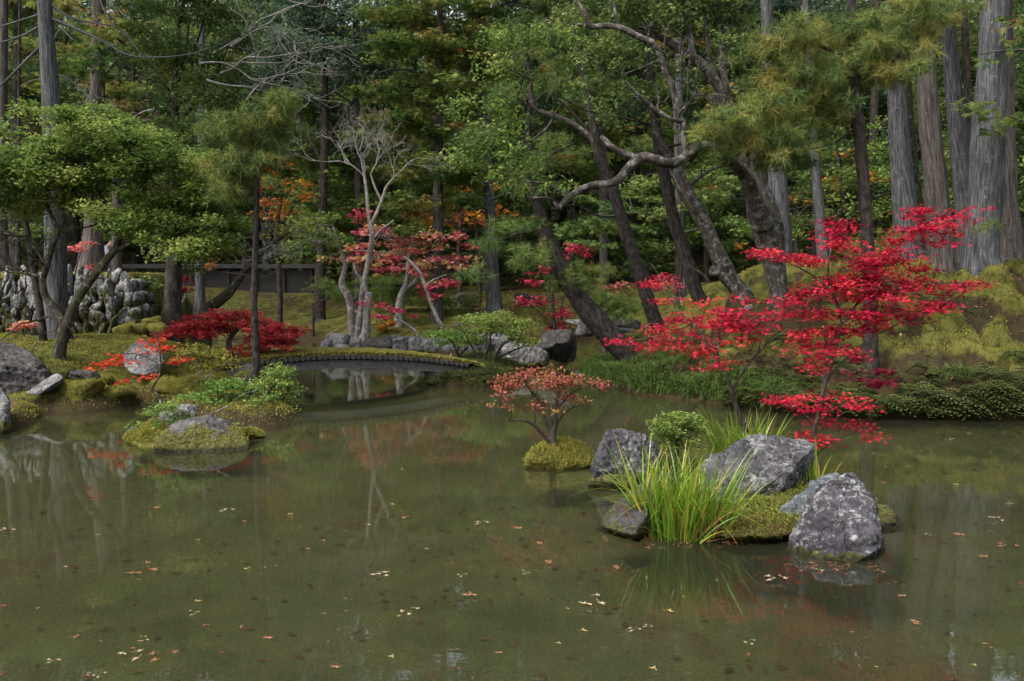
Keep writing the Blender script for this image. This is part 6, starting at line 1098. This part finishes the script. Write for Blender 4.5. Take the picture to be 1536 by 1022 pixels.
# overgrown abutment
V = np.concatenate([x for x in []]) if 0 else None
b = [o for o in bpy.data.objects if o.get('label', '').startswith('dark overgrown mound')][0]
def on_mesh(o, n, minz=.02, up=-.2):
    me = o.data; m = len(me.vertices); c = np.empty(m*3, np.float32); me.vertices.foreach_get('co', c); c = c.reshape(-1, 3)+np.array(o.location)+(np.array(o.parent.location) if o.parent else 0)
    nn = np.empty(m*3, np.float32); me.vertices.foreach_get('normal', nn); nn = nn.reshape(-1, 3)
    k = np.where((c[:, 2] > minz) & (nn[:, 2] > up))[0]; s = rng.choice(k, n); return c[s]+rng.normal(size=(n, 3))*.01, nn[s]
P, N_ = on_mesh(b, 1500); g = G(); fronds(g, P, .2, 6); Q, dq = scatter(9000, (-1.9, .6), (13.3, 17), lambda P, d, px, py: (px > 635) & (px < 800) & (P[:, 2] > .02)); fronds(g, Q, .22, 6); grass(g, Q, .14, .006, 1.0, rng.random(len(Q))*.6); P, N_ = on_mesh(b, 5000); grass(g, P, .12, .006, 1.0, rng.random(5000)*.6)
o = part('fern_cover', g, L_FERN); tag(o, 'dark ferns over the mound at the right end of the bridge', 'ferns', kind='stuff')
# moss fuzz: on the ground and on every hummock
P, d = scatter(330000, (-9, 10), (8, 19), lambda P, d, px, py: (px > -60) & (px < 1600) & (d > .0))
mvv = .62+.35*fbm(P[:, :2], .8, 3, 60); right = P[:, 0] > 2.3
kk = np.where(right, (cushions(P) > .45) & (P[:, 2] > .7), mvv > .3)
P = P[kk]; P = P[rng.random(len(P)) < .75]
g = G(); t = np.clip(.5+.35*noise(P, 2.2, 31)+rng.normal(size=len(P))*.17-.25*(fbm(P, .9, 3, 44) > .45), 0, 1); grass(g, P, .030, .006, 1.1, t)
o = part('moss_tufts', g, L_MOSS); tag(o, 'yellow green moss fuzz on the banks', 'moss', kind='stuff')
g = G()
for o in [o for o in bpy.data.objects if (o.get('category') == 'moss mound' or o.get('label', '').startswith('mossy islet')) and o.type == 'MESH']:
    n = int(min(14000, max(500, len(o.data.vertices)*1.8))); P, N_ = on_mesh(o, n, .03, -.1)
    if o['category'] == 'rock' or o['category'] == 'boulder' or 'islet rock with' in o['label']: P = P[(P[:, 2] < .17) & (rng.random(n) < .4)]; n = len(P); Y = max(5, P[:, 1].mean())
    dk = o.data.materials[0].name == 'moss_dark'
    grass(g, P, .0020*Y, .00042*Y, 1.2, np.clip(.42-.2*dk+.3*noise(P, 4, 31)+rng.normal(size=n)*.16, 0, 1))
o = part('moss_tufts', g, L_MOSS); tag(o, 'short moss fuzz on the hummocks and islets', 'moss', kind='stuff')
# leaf litter on land
P, d = scatter(26000, (-11, 11), (9, 36), lambda P, d, px, py: (px > -40) & (px < 1580))
lit = noise(P, .35, 71)+.8*((P[:, 0] > 0) & (P[:, 0] < 4.5) & (P[:, 1] > 18)); P = P[rng.random(len(P)) < .25+.6*(lit > .2)]
P[:, 2] += .015; g = G(); leaves(g, P, .07, 'leaf', None, 2.5, 0); o = part('fallen_leaves', g, L_LITTER); tag(o, 'brown and orange fallen leaves scattered over the moss', 'leaf litter', kind='stuff')
# sunken leaves on the pond floor
P = np.c_[rng.uniform(-6, 6, 1300), rng.uniform(2.4, 11, 1300)]; z = ground_z(P); k = (pond_dist(P) < -.1) & (noise(P, .6, 5) > -.35); P = np.c_[P, z+.01][k]
g = G(); leaves(g, P, .07, 'leaf', None, 6, 0); o = part('sunken_leaves', g, leafmat('sunken_leaf', [(.03, .015, .01), (.10, .03, .02), (.16, .06, .03), (.06, .03, .015)], .1)); tag(o, 'dark leaves lying on the pond floor', 'leaf litter', kind='stuff')

# ================================================================ LEAVES AFLOAT
def float_leaf(kind, cols, size, n_=1):
    g = G(); q = np.random.default_rng(hash(kind) % 1000 if 0 else len(kind)*7+n_)
    for i in range(n_):
        c = np.array([q.normal()*size*.5*(n_ > 1), q.normal()*size*.5*(n_ > 1), .004+.004*i]); a0 = q.uniform(0, 6.28); pts = []
        lob = [(-2.2, .6), (-1.1, .9), (0, 1), (1.1, .9), (2.2, .6)]; V = [c+[0, 0, .004]]
        lob = [(an+q.normal()*.12, l*q.uniform(.35, 1.1)) for an, l in lob]
        for an, l in lob:
            for da, f in ((-.34, .42), (0, 1), (.34, .42)):
                r_ = size*.55*l*f*q.uniform(.85, 1.15); V.append(c+[math.cos(a0+an+da)*r_, math.sin(a0+an+da)*r_, .003+.035*size*f*f*q.uniform(.0, 1.2)])
        g.add(V, [[0, k, k+1] for k in range(1, 15)], q.random())
        g.add([c+[0, 0, .005], c+[math.cos(a0+3.14)*size*.6, math.sin(a0+3.14)*size*.6, .004], c+[math.cos(a0+3.2)*size*.6, math.sin(a0+3.2)*size*.6, .009]], [[0, 1, 2]], .3)
    return g.mesh('floating_leaf', [leafmat(kind, cols, .15)])
ME = dict(yellow=float_leaf('leaf_afloat_yellow', [(.36, .27, .10), (.42, .33, .16)], .075), straw=float_leaf('leaf_afloat_straw', [(.34, .25, .15), (.40, .32, .2)], .07, 3), red=float_leaf('leaf_afloat_red', [(.20, .04, .035), (.30, .09, .075)], .06), brown=float_leaf('leaf_afloat_brown', [(.16, .07, .035), (.25, .11, .05)], .08, 3), orange=float_leaf('leaf_afloat_orange', [(.30, .13, .07), (.36, .19, .11)], .07, 2))
LB = dict(yellow='single yellow leaf floating flat on the open pond', straw='overlapping cluster of straw coloured leaves floating on the pond', red='small red maple leaf floating on the pond', brown='clump of curled brown leaves floating on the pond', orange='overlapping pair of orange leaves floating on the pond')
def afloat(kind, px, py, s=1., label=None):
    o = bpy.data.objects.new('floating_leaf', ME[kind]); COL.objects.link(o); p = on(px, py, 0); o.location = (p[0], p[1], .001); o.rotation_euler = (0, 0, rng.uniform(0, 6.28)); o.scale = (s*.6, s*.6, s)
    tag(o, label or LB[kind], 'leaf', kind and kind+' leaves afloat on the pond')
for k, x, y, s in [('straw', 8, 797, 1.2), ('red', 4, 912, 1.5), ('brown', 221, 858, 1.9), ('orange', 225, 764, 1.3), ('straw', 338, 769, 1.4), ('yellow', 296, 904, 1), ('red', 307, 940, 1), ('orange', 388, 961, 1.1), ('red', 415, 851, 1.3), ('yellow', 369, 855, .9), ('yellow', 434, 773, 1), ('straw', 569, 866, 1.5), ('orange', 705, 890, 1.5), ('straw', 615, 922, 1.2), ('yellow', 587, 987, .9), ('orange', 490, 1004, 1),
                   ('straw', 720, 788, 1.3), ('orange', 764, 796, 1.5), ('yellow', 588, 758, 1), ('orange', 600, 777, 1.3), ('yellow', 553, 789, 1), ('red', 516, 788, 1.2), ('yellow', 603, 705, 1), ('straw', 200, 985, 1.3), ('red', 678, 847, 1), ('yellow', 640, 825, .8), ('orange', 835, 847, 1.3), ('straw', 895, 907, 1.7), ('orange', 820, 818, 1.2), ('yellow', 1004, 919, 1.2), ('orange', 935, 856, 1.2), ('straw', 1160, 873, 1.6), ('red', 1230, 862, 1.4), ('yellow', 1232, 858, 1.1),
                   ('orange', 1388, 940, 1.2), ('red', 1343, 876, 1), ('orange', 1345, 898, 1), ('brown', 1507, 822, 1.4), ('orange', 1465, 838, 1.2), ('orange', 1435, 801, 1.3), ('red', 1530, 876, .9), ('straw', 1495, 780, 1.2), ('yellow', 980, 1005, 1), ('yellow', 1329, 702, 1), ('yellow', 1361, 701, 1), ('straw', 1425, 661, 1.2), ('yellow', 1310, 681, 1), ('orange', 1315, 725, 1.2), ('yellow', 1432, 728, 1), ('red', 1500, 720, 1), ('brown', 240, 990, 1.4), ('yellow', 875, 948, 1), ('straw', 950, 948, .8), ('red', 1540, 980, 1)]: afloat(k, x, y, s)
q = np.random.default_rng(77)
for i in range(120):
    x, y = q.uniform(0, 1536), 625+395*q.random()**.8
    p = on(x, y)
    if pond_dist(np.array([p[:2]]))[0] > -.15 or (880 < x < 1390 and 640 < y < 860): continue
    afloat(str(q.choice(['yellow', 'orange', 'red', 'straw', 'red', 'orange'])), x, y, q.uniform(.3, .8))
for i in range(90):                          # leaves caught along the rocks of the islet
    t = q.random(); x = 895+430*t; y = 806+18*math.sin(t*7)*.3+(40 if 1180 < x < 1330 else 0)+q.normal()*5
    afloat(str(q.choice(['orange', 'red', 'brown'])), x, y+6, q.uniform(.4, .8))
